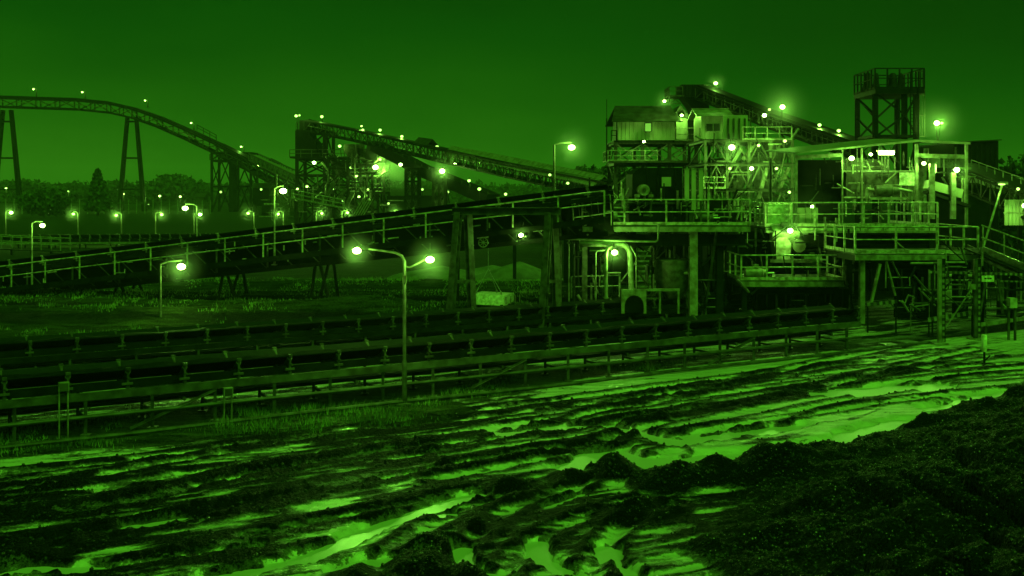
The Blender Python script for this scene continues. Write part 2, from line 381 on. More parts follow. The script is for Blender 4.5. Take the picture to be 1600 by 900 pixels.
sfr = ramp(sf, .24, .78, (0, 0, 0), (1, 1, 1))
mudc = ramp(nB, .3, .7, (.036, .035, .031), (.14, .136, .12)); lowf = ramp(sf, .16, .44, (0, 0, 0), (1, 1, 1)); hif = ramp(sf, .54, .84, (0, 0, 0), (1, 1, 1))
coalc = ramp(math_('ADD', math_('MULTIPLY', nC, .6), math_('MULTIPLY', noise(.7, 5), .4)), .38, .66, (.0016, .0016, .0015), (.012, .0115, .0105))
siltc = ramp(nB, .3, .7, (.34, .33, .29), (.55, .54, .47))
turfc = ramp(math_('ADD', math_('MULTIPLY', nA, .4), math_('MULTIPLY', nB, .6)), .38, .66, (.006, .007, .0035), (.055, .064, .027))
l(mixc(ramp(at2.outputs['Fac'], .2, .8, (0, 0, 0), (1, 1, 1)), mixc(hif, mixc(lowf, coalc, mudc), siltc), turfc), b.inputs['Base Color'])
l(mixc(ramp(at2.outputs['Fac'], .1, .4, (0, 0, 0), (1, 1, 1)), ramp(sf, .25, .62, (.05, .05, .05), (.5, .5, .5)), ramp(nA, 0, 1, (.04, .04, .04), (.04, .04, .04))), b.inputs['Specular IOR Level'])
rr = ramp(sf, .3, .8, (.45, .45, .45), (.18, .18, .18)); l(mixc(ramp(at2.outputs['Fac'], .2, .6, (0, 0, 0), (1, 1, 1)), rr, ramp(nA, 0, 1, (.8, .8, .8), (.8, .8, .8))), b.inputs['Roughness'])
bp = t.nodes.new('ShaderNodeBump'); bp.inputs['Strength'].default_value = 1.0; bp.inputs['Distance'].default_value = .07
inv = math_('SUBTRACT', 1.12, sfr); l(math_('MULTIPLY', math_('ADD', nC, math_('MULTIPLY', nA, 1.5)), inv), bp.inputs['Height']); l(bp.outputs[0], b.inputs['Normal'])
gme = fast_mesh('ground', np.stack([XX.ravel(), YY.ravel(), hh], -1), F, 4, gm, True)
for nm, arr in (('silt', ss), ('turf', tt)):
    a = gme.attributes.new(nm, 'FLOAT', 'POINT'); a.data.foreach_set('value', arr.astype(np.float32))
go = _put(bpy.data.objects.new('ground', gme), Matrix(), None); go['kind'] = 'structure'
def gz(x, y): 
    a, _, _ = ground(np.array([float(x)]), np.array([float(y)])); return float(a[0])
# standing water in the hollows: one level sheet just under the mud
wm = bpy.data.materials.new('silty_water'); wm.use_nodes = True; t = wm.node_tree; b = t.nodes['Principled BSDF']
b.inputs['Base Color'].default_value = (.42, .41, .36, 1); b.inputs['Roughness'].default_value = .32
n = t.nodes.new('ShaderNodeTexNoise'); n.inputs['Scale'].default_value = 5; bp = t.nodes.new('ShaderNodeBump'); bp.inputs['Strength'].default_value = .25; bp.inputs['Distance'].default_value = .02
g2 = t.nodes.new('ShaderNodeNewGeometry'); t.links.new(g2.outputs['Position'], n.inputs['Vector']); t.links.new(n.outputs[0], bp.inputs['Height']); t.links.new(bp.outputs[0], b.inputs['Normal'])
MATS['silty_water'] = wm
wv = np.array([(-16, 12.5, -.115), (20, 12.5, -.115), (20, 31.5, -.115), (9, 31.5, -.115), (-16, 19.0, -.115)])
wo = _put(bpy.data.objects.new('puddle_water', _mesh('puddle_water', wv, [(0, 1, 2, 3, 4)], 'silty_water')), Matrix(), None); wo['kind'] = 'structure'
# grass blades
def blades(name, n, xr, yr, hmin, hmax, wd, keep, label):
    x = RNG.uniform(*xr, n); y = RNG.uniform(*yr, n); h, s, tf = ground(x.copy(), y.copy()); cl_ = fbm(x * .55, y * .55, 3, 95); k = (tf * sst(.36, .6, cl_) > RNG.uniform(keep, 1.0, n) * .8); x, y, h = x[k], y[k], h[k]; n = len(x)
    a = RNG.uniform(0, math.tau, n); hg = RNG.uniform(hmin, hmax, n) * (.15 + 1.5 * fbm(x * .8, y * .8, 3, 91) ** 1.5); lean = RNG.uniform(-.5, .5, (n, 2)) * hg[:, None]
    dx = np.cos(a) * wd; dy = np.sin(a) * wd
    v = np.stack([np.stack([x - dx, y - dy, h - .02], -1), np.stack([x + dx, y + dy, h - .02], -1), np.stack([x + lean[:, 0], y + lean[:, 1], h + hg], -1)], 1).reshape(-1, 3)
    o = _put(bpy.data.objects.new(name, fast_mesh(name, v, np.arange(3 * n).reshape(-1, 3), 3, 'grass_blade')), Matrix(), None)
    o['kind'] = 'stuff'; tag(o, label, 'grass'); return n
blades('grass', 150000, (-18, 12), (15, 34),   .06, .20, .012, .25, 'short rough grass along the foot of the nearest conveyor')
blades('grass', 110000, (-32, 8), (35, 60), .06, .20, .03, .25, 'long grass on the terraced banks behind the ground conveyors')
# loose coal lumps on the pile and the mounds
ico = bpy.data.meshes.new('i')
import bmesh
bmx = bmesh.new(); bmesh.ops.create_icosphere(bmx, subdivisions=1, radius=1); iv = np.array([v.co[:] for v in bmx.verts]); iff = np.array([[v.index for v in f.verts] for f in bmx.faces]); bmx.free()
def lumps(name, n, xr, yr, smin, smax, cond, label, m='coal'):
    x = RNG.uniform(*xr, n); y = RNG.uniform(*yr, n) ; h, s, tf = ground(x.copy(), y.copy()); k = cond(x, y, h, s, tf); x, y, h = x[k], y[k], h[k]; n = len(x)
    sz = smin * (smax / smin) ** (RNG.random(n) ** 2.2)
    sc = RNG.uniform(.55, 1.1, (n, 1, 3)) * sz[:, None, None]
    v = iv[None] * (1 + RNG.uniform(-.25, .25, (n, len(iv), 1))) * sc; a = RNG.uniform(0, math.tau, n); c, s_ = np.cos(a)[:, None], np.sin(a)[:, None]
    vx = v[:, :, 0] * c - v[:, :, 1] * s_; vy = v[:, :, 0] * s_ + v[:, :, 1] * c
    v = np.stack([vx + x[:, None], vy + y[:, None], v[:, :, 2] + (h + sz * .25)[:, None]], -1).reshape(-1, 3)
    f = (iff[None] + (np.arange(n) * len(iv))[:, None, None]).reshape(-1, 3)
    o = _put(bpy.data.objects.new(name, fast_mesh(name, v, f, 3, m)), Matrix(), None); o['kind'] = 'stuff'; tag(o, label, 'coal')
lumps('coal_lumps', 42000, (-2, 16), (6, 29), .009, .045, lambda x, y, h, s, tf: (h > .10) & (s < .3), 'loose wet coal lumps strewn over the foreground spoil pile')
lumps('mud_clods', 30000, (-12, 14), (12, 31), .008, .045, lambda x, y, h, s, tf: (h > -.05) & (s < .35) & (tf < .3), 'small dark clods scattered over the rutted mud')
mat('glint_tone', (.26, .25, .22), .4, 0, .4, 9)
lumps('glint_specks', 16000, (-2, 16), (6, 29), .006, .018, lambda x, y, h, s, tf: (h > .08) & (s < .3), 'pale specks coloured as wet glints over the foreground spoil pile', 'glint_tone')  # pale specks added; glints of the wet pile put into colour

# ================================================================== builders
UP = Vector((0, 0, 1))
mat('coal_load', (.006, .006, .0055), .75, 0, .5, 12, spec=.08)
def handrail(par, pts, h=1.1, sp=1.7, m='rail_paint', r=.03, toe=.12, flat=True, post=None):
    pts = [Vector(p) for p in pts]; done = set()
    for a, b in zip(pts[:-1], pts[1:]):
        n = max(1, round((b - a).length / sp))
        for i in range(n + 1):
            p = a.lerp(b, i / n); k = (round(p.x, 2), round(p.y, 2), round(p.z, 2))
            if k in done: continue
            done.add(k); bar(par, 'post', p, p + UP * h, post or r * 2.2, post or r * 2.2, m, 'angle' if flat else 'rod')
        for f in (1, .52): rod(par, 'rail', a + UP * h * f, b + UP * h * f, r * (1 if f == 1 else .85), m)
        if toe: bar(par, 'toe_board', a + UP * (toe / 2 + .01), b + UP * (toe / 2 + .01), .012, toe, m)
def frame(par, x0, x1, y0, y1, zs, m='dark_steel', w=.2, nx=1, brace='X', decks=(), rails=(), rail_m='rail_paint', bm=None, deck_m='old_steel', sides=True, bw=None, colkind='ibeam', front_only=False):
    xs = [x0 + (x1 - x0) * i / nx for i in range(nx + 1)]; bm = bm or m; bw = bw or w * .5
    for x in xs:
        for y in (y0, y1): bar(par, 'column', (x, y, zs[0]), (x, y, zs[-1]), w, w, m, colkind)
    for i, z in enumerate(zs):
        if i == 0: continue
        for y in (y0, y1): bar(par, 'beam', (x0, y, z - w * .4), (x1, y, z - w * .4), w * .55, w * .8, m)
        for x in (xs[0], xs[-1]): bar(par, 'beam', (x, y0, z - w * .42), (x, y1, z - w * .42), w * .5, w * .76, m)
        if i in decks: box(par, 'deck', ((x0 + x1) / 2, (y0 + y1) / 2, z + .035), (x1 - x0 + .3, y1 - y0 + .3, .06), deck_m)
        if i in rails:
            e = .12; handrail(par, [(x0 - e, y1 + e, z + .07), (x0 - e, y0 - e, z + .07), (x1 + e, y0 - e, z + .07), (x1 + e, y1 + e, z + .07)], m=rail_m, toe=.1)
        if brace:
            za, zb = zs[i - 1] + .05, z - w * .6
            for y in ((y0,) if front_only else (y0, y1)):
                for j in range(nx):
                    a, b = xs[j], xs[j + 1]
                    if brace == 'X': pr = [((a, y, za), (b, y, zb)), ((b, y + bw * .6, za), (a, y + bw * .6, zb))]
                    elif brace == '/': pr = [((a, y, za), (b, y, zb))] if (i + j) % 2 else [((b, y, za), (a, y, zb))]
                    else: c = (a + b) / 2; pr = [((a, y, za), (c, y, zb)), ((b, y, za), (c, y, zb))]
                    for p, q in pr: bar(par, 'brace', p, q, bw, bw, bm, 'angle')
            if sides:
                for x in (xs[0], xs[-1]): bar(par, 'brace', (x, y0, za) if i % 2 else (x, y1, za), (x, y1, zb) if i % 2 else (x, y0, zb), bw, bw, bm, 'angle')
def truss(par, pts, wd, ht, pan, m='dark_steel', cw=.12, lw=.07, deck=None, bm=None, floor=True):
    """box lattice gallery along pts (centre of floor)"""
    pts = [Vector(p) for p in pts]; bm = bm or m
    seg = list(zip(pts[:-1], pts[1:])); alt = 0
    for a, b in seg:
        d = (b - a); s = Vector((d.y, -d.x, 0)).normalized() * wd / 2
        for k in (-1, 1):
            for z in (0, ht): bar(par, 'chord', a + s * k + UP * z, b + s * k + UP * z, cw, cw, m)
        n = max(1, round(d.length / pan))
        for i in range(n + 1):
            p = a.lerp(b, i / n)
            for k in (-1, 1):
                bar(par, 'strut', p + s * k, p + s * k + UP * ht, lw, lw, bm)
                if i < n:
                    q = a.lerp(b, (i + 1) / n); alt += (k == 1)
                    e = (p + s * k, q + s * k + UP * ht) if alt % 2 else (q + s * k, p + s * k + UP * ht)
                    bar(par, 'lacing', e[0], e[1], lw * .8, lw * .8, bm, 'angle')
            bar(par, 'cross_beam', p - s, p + s, lw, lw, m)
        if floor: bar(par, 'floor_plate', a + UP * .06, b + UP * .06, wd * .9, .05, deck or m)
def idler_mesh(w, k, m):
    key = ('idler', w, m)
    if key not in UM:
        q = MB(); hw = w / 2
        q.bar((0, -hw, .04), (0, hw, .04), .09, .06)
        for s in (-1, 1):
            q.bar((0, s * hw, 0), (0, s * hw, .44 * k), .05, .055); q.bar((0, s * hw, .44 * k), (0, s * hw * .72, .30 * k), .07, .05); q.bar((-.05, s * (hw + .03), .47 * k), (.05, s * (hw + .03), .47 * k), .09, .06); q.bar((-.14, s * (hw + .045), .13 * k), (.10, s * (hw + .045), .13 * k), .05, .05); q.bar((.0, s * (hw + .04), .27 * k), (.06, s * (hw + .04), .22 * k), .05, .04)
            q.tube([(0, s * hw * .99, .40 * k), (0, s * hw * .42, .15 * k)], .065, 7); q.bar((.0, s * hw * .40, .05), (0, s * hw * .40, .15 * k), .05, .05)
        q.tube([(0, -hw * .38, .13 * k), (0, hw * .38, .13 * k)], .065, 7)
        UM[key] = _mesh('idler_mesh', q.v, q.f, m)
    return UM[key]
def belt_parts(par, a, b, w, sp, k=1.0, idm='old_steel', load=.0, ret=True, skirt=True):
    """belt, idlers, stringers along a..b (axis at stringer level)"""
    a = Vector(a); b = Vector(b); x, y, z, l = basis(a, b); hw = w / 2
    prof = [(-hw * 1.0, .46 * k), (-hw * .42, .23 * k), (hw * .42, .23 * k), (hw * 1.0, .46 * k), (hw * 1.0, .44 * k), (hw * .42, .205 * k), (-hw * .42, .205 * k), (-hw * 1.0, .44 * k)]
    MB().prism([a + y * p + z * q for p, q in prof], b - a).build('belt', 'rubber', par, org=a)
    if load:
        q = MB(); n = max(8, int(l / .35)); prev = None; vv = []; ff = []
        for i in range(n + 1):
            p = a.lerp(b, i / n); e = load * random.uniform(.55, 1.25)
            for t_, zz in ((-.7, .33), (-.35, .33 + e * .8), (.0, .33 + e), (.35, .33 + e * .75), (.7, .33)): vv.append(p + y * hw * t_ + z * (zz * k + random.uniform(-.02, .02)))
        for i in range(n):
            for j in range(4): o_ = i * 5 + j; ff.append((o_, o_ + 1, o_ + 6, o_ + 5))
        q.add(vv, ff); q.build('coal_load', 'coal_load', par, org=a)
    if skirt:
        for s_ in (-1, 1): MB().prism([a + y * s_ * hw * .97 + z * .02, a + y * s_ * hw * .97 + z * .21 * k, a + y * s_ * (hw * .97 - .02) + z * .21 * k, a + y * s_ * (hw * .97 - .02) + z * .02], b - a).build('side_skirt', 'dark_sheet', par, org=a)
    if ret: bar(par, 'return_belt', a - z * .28, b - z * .28, w * .86, .025, 'rubber')
    n = int(l / sp); me = idler_mesh(w, k, idm)
    for i in range(n + 1):
        p = a + x * (sp * .5 + i * sp)
        if (p - a).length > l: break
        M = Matrix(((x.x, y.x, z.x, p.x), (x.y, y.y, z.y, p.y), (x.z, y.z, z.z, p.z), (0, 0, 0, 1)))
        _put(bpy.data.objects.new('idler', me), M, par)
    return x, y, z, l
# ---------------- lamps
LIGHTS = []
def lamp_light(par, p, power, r=.07):
    ld = bpy.data.lights.new('lamp_light', 'POINT'); ld.energy = power * 1.3; ld.color = LAMP_COL; ld.shadow_soft_size = r
    lo = bpy.data.objects.new('lamp_light', ld); _put(lo, Matrix.Translation(p), par); return lo
def head(par, p, r, power, small=False, wide=1.35, side=0):
    """floodlight head: hood, lens and its light; the lens looks out towards the yard"""
    p = Vector(p); r *= .60 if small else .64
    q = MB(); q.lathe(p + Vector((0, r * .25, r * .15)), [(r * .35, r * .95), (r * .9, r * .55), (r * 1.12, -r * .1), (r * 1.08, -r * .2)], 10); q.bar(p + Vector((0, r * .5, r)), p + Vector((0, r * .5, r * 1.5)), r * .3, r * .3)
    hd = q.build('hood', 'dark_steel', par, org=p)
    v = iv2 * np.array([r * wide, r * .75, r]); MB().add([p + Vector(c) - Vector((0, r * .55, r * .12)) for c in v], [tuple(f) for f in if2]).build('lens', 'lamp_small' if small else 'lamp_lens', hd, True, org=p)
    lamp_light(par, p + (Vector((side * (r * 1.9 + .2), -r * .3, -r * .5)) if side else Vector((0, -r * 1.4 - .16, -r * .5 - .03))), power, max(.05, r * .4))
bmx = bmesh.new(); bmesh.ops.create_icosphere(bmx, subdivisions=2, radius=1); iv2 = np.array([v.co[:] for v in bmx.verts]); if2 = [[v.index for v in f.verts] for f in bmx.faces]; bmx.free()
def pole_lamp(label, foot, tip, power, r=.17, pr=.05, m='worn_steel', group=None, small=False, mid=None):
    foot = Vector(foot); tip = Vector(tip); t = thing('pole_lamp', label, 'lamp', foot, group)
    top = Vector((foot.x, foot.y, tip.z + .10))
    MB().tube([foot, foot.lerp(top, .25), foot.lerp(top, .26), top], [pr * 1.35, pr * 1.3, pr, pr * .8], 8).build('pole', m, t)
    box(t, 'base_plate', foot + UP * .02, (pr * 6, pr * 6, .04), m)
    if (Vector((tip.x, tip.y, 0)) - Vector((foot.x, foot.y, 0))).length > .08:
        e = top.lerp(tip, .35) + UP * .12; MB().tube([top - UP * .02, e, tip + UP * r * 1.2], pr * .6, 6).build('arm', m, t)
    head(t, tip, r, power * 1.6, small); return t
def flood(label, p, mount, power, r=.15, small=False, group=None, name='floodlight', m='dark_steel'):
    p = Vector(p); mount = Vector(mount); t = thing(name, label, 'lamp', mount, group)
    rod(t, 'bracket', mount, p + Vector((0, r * .5, r * 1.2)), max(.02, r * .16), m); head(t, p, r, power, small, 1.2, 1 if power > 2000 else 0); return t

# ================================================================== ground conveyors in front
D = Vector((.863, .505, 0)); N = Vector((-.505, .863, 0))
def ground_conveyor(label, foot0, s0, s1, w, zs, legsp, idsp, m, k, near):
    """foot0: a point of the near foot line; the axis runs from s0 to s1 along D"""
    f = Vector((foot0[0], foot0[1], 0)); ax = f + N * w / 2
    t = thing('ground_conveyor', label, 'conveyor', ax + D * s0, 'ground conveyors across the yard')
    a = ax + D * s0 + UP * (zs + .08); b = ax + D * s1 + UP * (zs + .08)
    belt_parts(t, a, b, w, idsp, k, 'worn_steel', .10)
    for s in (-1, 1):
        o_ = N * s * w / 2
        bar(t, 'stringer', a + o_ - UP * .09, b + o_ - UP * .09, .09, .17, m, 'box')
        if near: rod(t, 'lower_chord', a + o_ * 1.04 - UP * (zs * .62), b + o_ * 1.04 - UP * (zs * .62), .045, m)
    n = int((s1 - s0) / legsp)
    for i in range(n + 1):
        p = ax + D * (s0 + i * legsp)
        for s in (-1, 1):
            q = p + N * s * w / 2
            bar(t, 'leg', q - UP * .1, q + UP * (zs - .08), .075, .075, 'old_steel', 'angle'); box(t, 'foot_plate', q + UP * .012, (.2, .2, .03), 'old_steel')
        bar(t, 'cross_beam', p - N * w / 2 + UP * zs * .35, p + N * w / 2 + UP * zs * .35, .06, .06, 'old_steel')
        if i % 3 == 1: 
            q = p + D * legsp * .5 - N * w * .1; bar(t, 'return_roller', q - N * w * .4 + UP * (zs - .28), q + N * w * .4 + UP * (zs - .28), .09, .09, 'old_steel', 'rod')
        if near and i % 6 == 2:
            q = p - N * (w / 2 + .05); bar(t, 'brace', q + UP * (zs - .12), q - D * legsp * 1.35 + UP * .05, .06, .06, 'old_steel', 'angle')
    return t
FN = Vector((CX, CY, 0))
ground_conveyor('nearest ground conveyor on braced legs, with pale stringer beam, crossing the whole yard', FN, -7, 27.0, 1.25, .88, 1.45, 1.28, 'worn_steel', 1.0, True)
FF = G(0, 580)
ground_conveyor('second ground conveyor on low feet behind the nearest one, black belt on idlers', FF, -8, 38, 1.35, .30, 2.0, 1.36, 'dark_steel', 1.0, False)
for off, r_, lab, s0, s1 in ((-.55, .05, 'thin pipe lying on the ground before the nearest conveyor', -6, 30), (6.2, .09, 'thick dark pipe lying between the two ground conveyors', -8, 33)):
    p = FN + N * off; a = p + D * s0; t = MB().tube([a + D * (s1 - s0) * i / 12 + UP * (r_ + .015 + .02 * math.sin(i * 1.7)) for i in range(13)], r_, 8).build('pipe', 'old_steel', None, True, org=a); tag(t, lab, 'pipe')
for px, py, lab in ((130, 612, 'small pale junction box on short legs by the nearest conveyor belt, leftmost one'), (340, 612, 'small pale junction box hung under the nearest conveyor, right of the first')):
    g = FN + D * ((X(px, 24) - CX) / .863); p = Vector((g.x, g.y, 0)) + N * -.12; t = thing('junction_box', lab, 'box', p)
    zc = Z(py - 8, p.y) if px < 200 else Z(py, p.y)
    box(t, 'case', p + UP * zc, (.22, .12, .2), 'pale_steel', .53); box(t, 'lid', p + UP * zc - N * .07, (.18, .02, .16), 'worn_steel', .53)
    for s in (-1, 1): rod(t, 'leg', p + D * s * .09 + UP * 0, p + D * s * .09 + UP * (zc - .1), .018, 'pale_steel')

# ================================================================== inclined conveyor with walkway (mid distance)
BA = Vector((X(-140, 53), 53, .84)); BB = Vector((X(955, 43.2), 43.2, 5.37))
t = thing('inclined_conveyor', 'long inclined conveyor with walkway and handrail climbing towards the plant', 'conveyor', (BA.x, BA.y, 0))
bx_, by_, bz_, bl_ = belt_parts(t, BA, BB, 1.3, 1.95, 1.0, 'pale_steel', .12)
sd_ = -by_
if sd_.y > 0: sd_ = -sd_          # unit vector towards the camera
for s in (-1, 1):
    for za, zb in ((-.10, -.10), (-1.3, -1.58)): bar(t, 'chord', BA + sd_ * s * .72 + UP * za, BB + sd_ * s * .72 + UP * zb, .1, .18, 'dark_steel')
nb = int(bl_ / 1.3)
for i in range(nb):
    p = BA.lerp(BB, i / nb); q = BA.lerp(BB, (i + 1) / nb); dp = 1.3 + .28 * i / nb
    for s in (-1, 1):
        bar(t, 'lacing', p + sd_ * s * .73 - UP * .15, q + sd_ * s * .73 - UP * (dp - .02), .05, .05, 'old_steel', 'angle')
        if i % 2 == 0: bar(t, 'strut', p + sd_ * s * .73 - UP * .1, p + sd_ * s * .73 - UP * dp, .07, .07, 'old_steel')
wa = BA + sd_ * 1.2 - UP * .9; wb = BB + sd_ * 1.2 - UP * .9
bar(t, 'walkway', wa, wb, .8, .05, 'dark_steel'); bar(t, 'walkway_beam', wa + sd_ * .4 - UP * .12, wb + sd_ * .4 - UP * .12, .07, .2, 'dark_steel')
handrail(t, [wa + sd_ * .4 + UP * .03, wb + sd_ * .4 + UP * .03], h=1.05, sp=1.98, r=.032, toe=0)
for i in range(0, nb, 2):
    p = BA.lerp(BB, i / nb); q = BA.lerp(BB, min(1, (i + 2) / nb)); dp = 1.3 + .28 * i / nb; dq = 1.3 + .28 * min(nb, i + 2) / nb
    MB().prism([p - sd_ * .5 - UP * .15, q - sd_ * .5 - UP * .15, q - sd_ * .5 - UP * dq, p - sd_ * .5 - UP * dp], -sd_ * .04).build('side_sheet', 'dark_sheet', t, org=p)  # dark sheet added so the truss interior reads as shaded
    for k in range(6):
        c = p.lerp(q, random.random()) + sd_ * random.uniform(.3, .74) - UP * random.uniform(.2, dp); e = random.choice([bx_ * .3, UP * .22, bx_ * .5, sd_ * .3]); rod(t, 'conduit', c + sd_ * .3, c + sd_ * .3 + e, .03, random.choice(['pale_steel', 'rail_paint', 'galvanised']))
for px in (250, 420, 560):
    f = (px + 140) / 1095; p = BA.lerp(BB, f)
    for s in (-1, 1):
        for e in (-1, 1): bar(t, 'support_leg', Vector((p.x + e * .55, (p + sd_ * s).y, -.1)), p + sd_ * s * .7 - UP * 1.4 + bx_ * e * .1, .1, .1, 'dark_steel')
ta = t
# A-frame bent carrying it
t = thing('trestle_bent', 'heavy portal bent with paired splayed legs under the inclined conveyor', 'trestle', (X(785, 42), 42, 0))
for pxt, pxb, dy in ((716, 703, 0), (730, 738, .6), (858, 846, 0), (866, 872, .6)):
    bar(t, 'leg', (X(pxb, 42), 41.6 - .2 + dy * 1.6, -.1), (X(pxt, 42), 42.0 + dy, Z(332, 42)), .28, .26, 'old_steel', 'ibeam')
bar(t, 'cap_beam', (X(706, 42), 42.15, Z(330, 42)), (X(876, 42), 42.15, Z(330, 42)), .45, .30, 'old_steel', 'ibeam')
bar(t, 'cap_beam', (X(712, 44.5), 44.8, Z(334, 44.5)), (X(880, 44.5), 44.8, Z(334, 44.5)), .3, .28, 'dark_steel', 'ibeam')
for a, b in ((703, 734), (848, 870)): bar(t, 'tie', (X(a, 42), 41.75, Z(440, 42)), (X(b, 42), 42.2, Z(440, 42)), .1, .12, 'old_steel')
for px in (714, 864): bar(t, 'leg', (X(px, 46), 45.0, -.1), (X(px, 44.5), 44.8, Z(336, 44.5)), .22, .22, 'dark_steel', 'ibeam')
# gravity take-up weight hung under it, and its sheave
wy = 44.2; wc = Vector((X(762, wy), wy, Z(464, wy)))
t = thing('counterweight', 'pale concrete take-up weight hanging on ropes beneath the inclined conveyor', 'counterweight', wc)
q = MB(); q.prism([(X(737, wy), wy - .6, Z(473, wy)), (X(788, wy), wy - .75, Z(475, wy)), (X(788, wy), wy - .75, Z(459, wy)), (X(737, wy), wy - .6, Z(457, wy))], (.42, 1.2, 0)); q.build('block', 'white_paint', t)
for i in range(4): bar(t, 'side_slat', Vector((X(791 + i * 7, wy), wy - .70 + i * .30, Z(473, wy))), Vector((X(791 + i * 7, wy), wy - .70 + i * .30, Z(461, wy))), .05, .04, 'pale_steel')
for px, dy in ((745, -.4), (783, -.5), (776, .3)):
    p = Vector((X(px, wy), wy + dy, Z(459, wy))); bar(t, 'lug', p, p + UP * .14, .08, .05, 'pale_steel'); rod(t, 'rope', p + UP * .12, Vector((X(763, wy), wy - .1, Z(420, wy))), .012, 'galvanised')
rod(t, 'rope', (X(763, wy), wy - .1, Z(420, wy)), (X(763, wy), wy - .1, Z(378, wy)), .016, 'galvanised')
def wheel(label, c, r, m='pale_steel', spokes=8, name='sheave_wheel', cat='wheel', par=None):
    c = Vector(c); t = par or thing(name, label, cat, c)
    v = []; f = []; n = 20
    for i in range(n):
        a = i * math.tau / n
        for rr, yy in ((r, -.05), (r, .05), (r * .84, .05), (r * .84, -.05)): v.append(c + Vector((rr * math.cos(a), yy, rr * math.sin(a))))
    for i in range(n):
        j = (i + 1) % n
        for k in range(4): f.append((i * 4 + k, i * 4 + (k + 1) % 4, j * 4 + (k + 1) % 4, j * 4 + k))
    MB().add(v, f).build('rim', m, t, org=c)
    for i in range(spokes): a = i * math.tau / spokes; bar(t, 'spoke', c, c + Vector((r * .86 * math.cos(a), 0, r * .86 * math.sin(a))), .03, .04, m, 'box', Vector((0, 1, 0)))
    MB().lathe(c, [(r * .2, -.07), (r * .2, .07)], 10, 'y').build('hub', m, t, org=c); return t
wheel('spoked sheave wheel under the inclined conveyor above the hanging weight', (X(755, 42.6), 42.6, Z(379, 42.6)), .21)

# ================================================================== far ground conveyor on the left
t = thing('far_conveyor', 'low far conveyor with close set idlers crossing the field at left', 'conveyor', (X(230, 100), 100, 0))
a = Vector((X(-60, 101), 101, Z(379, 101))); b = Vector((X(520, 98), 98, Z(375, 98)))
x_, y_, z_, l_ = belt_parts(t, a, b, 1.5, 1.0, 1.5, 'pale_steel', .15)
for s in (-1, 1): bar(t, 'stringer', a + y_ * s * .75 - UP * .1, b + y_ * s * .75 - UP * .1, .1, .16, 'pale_steel')
for i in range(0, 37, 3):
    p = a.lerp(b, i / 36)
    for s in (-1, 1): bar(t, 'leg', Vector((p.x, p.y + s * .7, -.1)), Vector((p.x, p.y + s * .7, p.z - .1)), .12, .12, 'dark_steel')
t = thing('footbridge', 'low railed crossover walkway at far left by the low conveyor', 'walkway', (X(40, 88), 88, 0))
a = Vector((X(-30, 88), 88, Z(388, 88))); b = Vector((X(95, 92), 92, Z(393, 92))); bar(t, 'deck', a, b, 1.0, .1, 'dark_steel'); handrail(t, [a, b], sp=1.6, m='pale_steel', r=.04, toe=0); handrail(t, [a + Vector((0, 2, 0)), b + Vector((0, 2, 0))], sp=1.6, m='pale_steel', r=.04, toe=0)
for i in range(4): p = a.lerp(b, (i + .5) / 4); bar(t, 'leg', Vector((p.x, p.y, -.1)), p, .15, .15, 'dark_steel')

# ================================================================== tall overland conveyor far left
Y0 = 290
path = [V(px, py + 8, Y) for px, py, Y in ((-70, 156, 290), (0, 159, 290), (60, 161, 290), (120, 163, 290), (170, 168, 290), (210, 177, 290), (250, 191, 289), (300, 213, 287), (345, 234, 284), (395, 259, 276), (440, 283, 266), (500, 310, 252), (560, 333, 240))]
t = thing('overland_conveyor', 'tall curved overland conveyor gallery sloping down from the left edge', 'conveyor', (path[0].x, path[0].y, 0))
truss(t, path, 3.0, 2.6, 4.4, 'dark_steel', .5, .28, bm='old_steel')
for a, b in zip(path[:-1], path[1:]): bar(t, 'belt_cover', a + UP * 2.7, b + UP * 2.7, 2.4, .9, 'dark_sheet'); bar(t, 'catwalk_rail', a + UP * 1.3 - Vector((0, 1.62, 0)), b + UP * 1.3 - Vector((0, 1.62, 0)), .16, .2, 'pale_steel')
q = [V(305, 207, 287), V(340, 217, 285)]
handrail(t, [V(308, 204, 287), V(338, 220, 285)], h=1.6, sp=2.6, m='dark_steel', r=.09, toe=0)
def trestle(label, px, pytop, pyb, Yt, wt, wb):
    t = thing('trestle', label, 'trestle', (X(px, Yt), Yt, 0), 'tall trestles of the overland conveyor')
    zt = Z(pytop, Yt); x = X(px, Yt)
    for dy in (-.55, .55):
        for s in (-1, 1): bar(t, 'leg', (x + s * wb, Yt + dy * 1.4, -.2), (x + s * wt, Yt + dy * .6, zt), .75, .75, 'dark_steel')
        for py in (190, 247, 296):
            zz = Z(py, Yt); f = zz / zt; e = wb + (wt - wb) * f; bar(t, 'tie', (x - e, Yt + dy * (1.4 - .8 * f), zz), (x + e, Yt + dy * (1.4 - .8 * f), zz), .5, .45, 'dark_steel')
trestle('tall splayed trestle of the overland conveyor cut by the left edge', 11, 172, 330, 291, 1.2, 4.0)
trestle('tall splayed trestle of the overland conveyor standing free in the field', 206, 183, 330, 291, 1.3, 3.6)
t = thing('drive_tower', 'squat lattice tower under the overland conveyor where it bends downward', 'tower', (X(361, 283), 283, 0))
yy = 281; frame(t, X(331, yy), X(392, yy), yy, yy + 7, [-.2, Z(290, yy), Z(250, yy), Z(238, yy)], 'dark_steel', .6, 2, '^', decks=(2, 3))
bar(t, 'chute', (X(361, yy), yy + 3, 0), (X(361, yy), yy + 3, Z(236, yy)), 2.2, 2.2, 'dark_sheet', up=Vector((0, 1, 0))); handrail(t, [(X(328, yy), yy, Z(250, yy)), (X(394, yy), yy, Z(250, yy))], h=1.6, m='old_steel', r=.1)
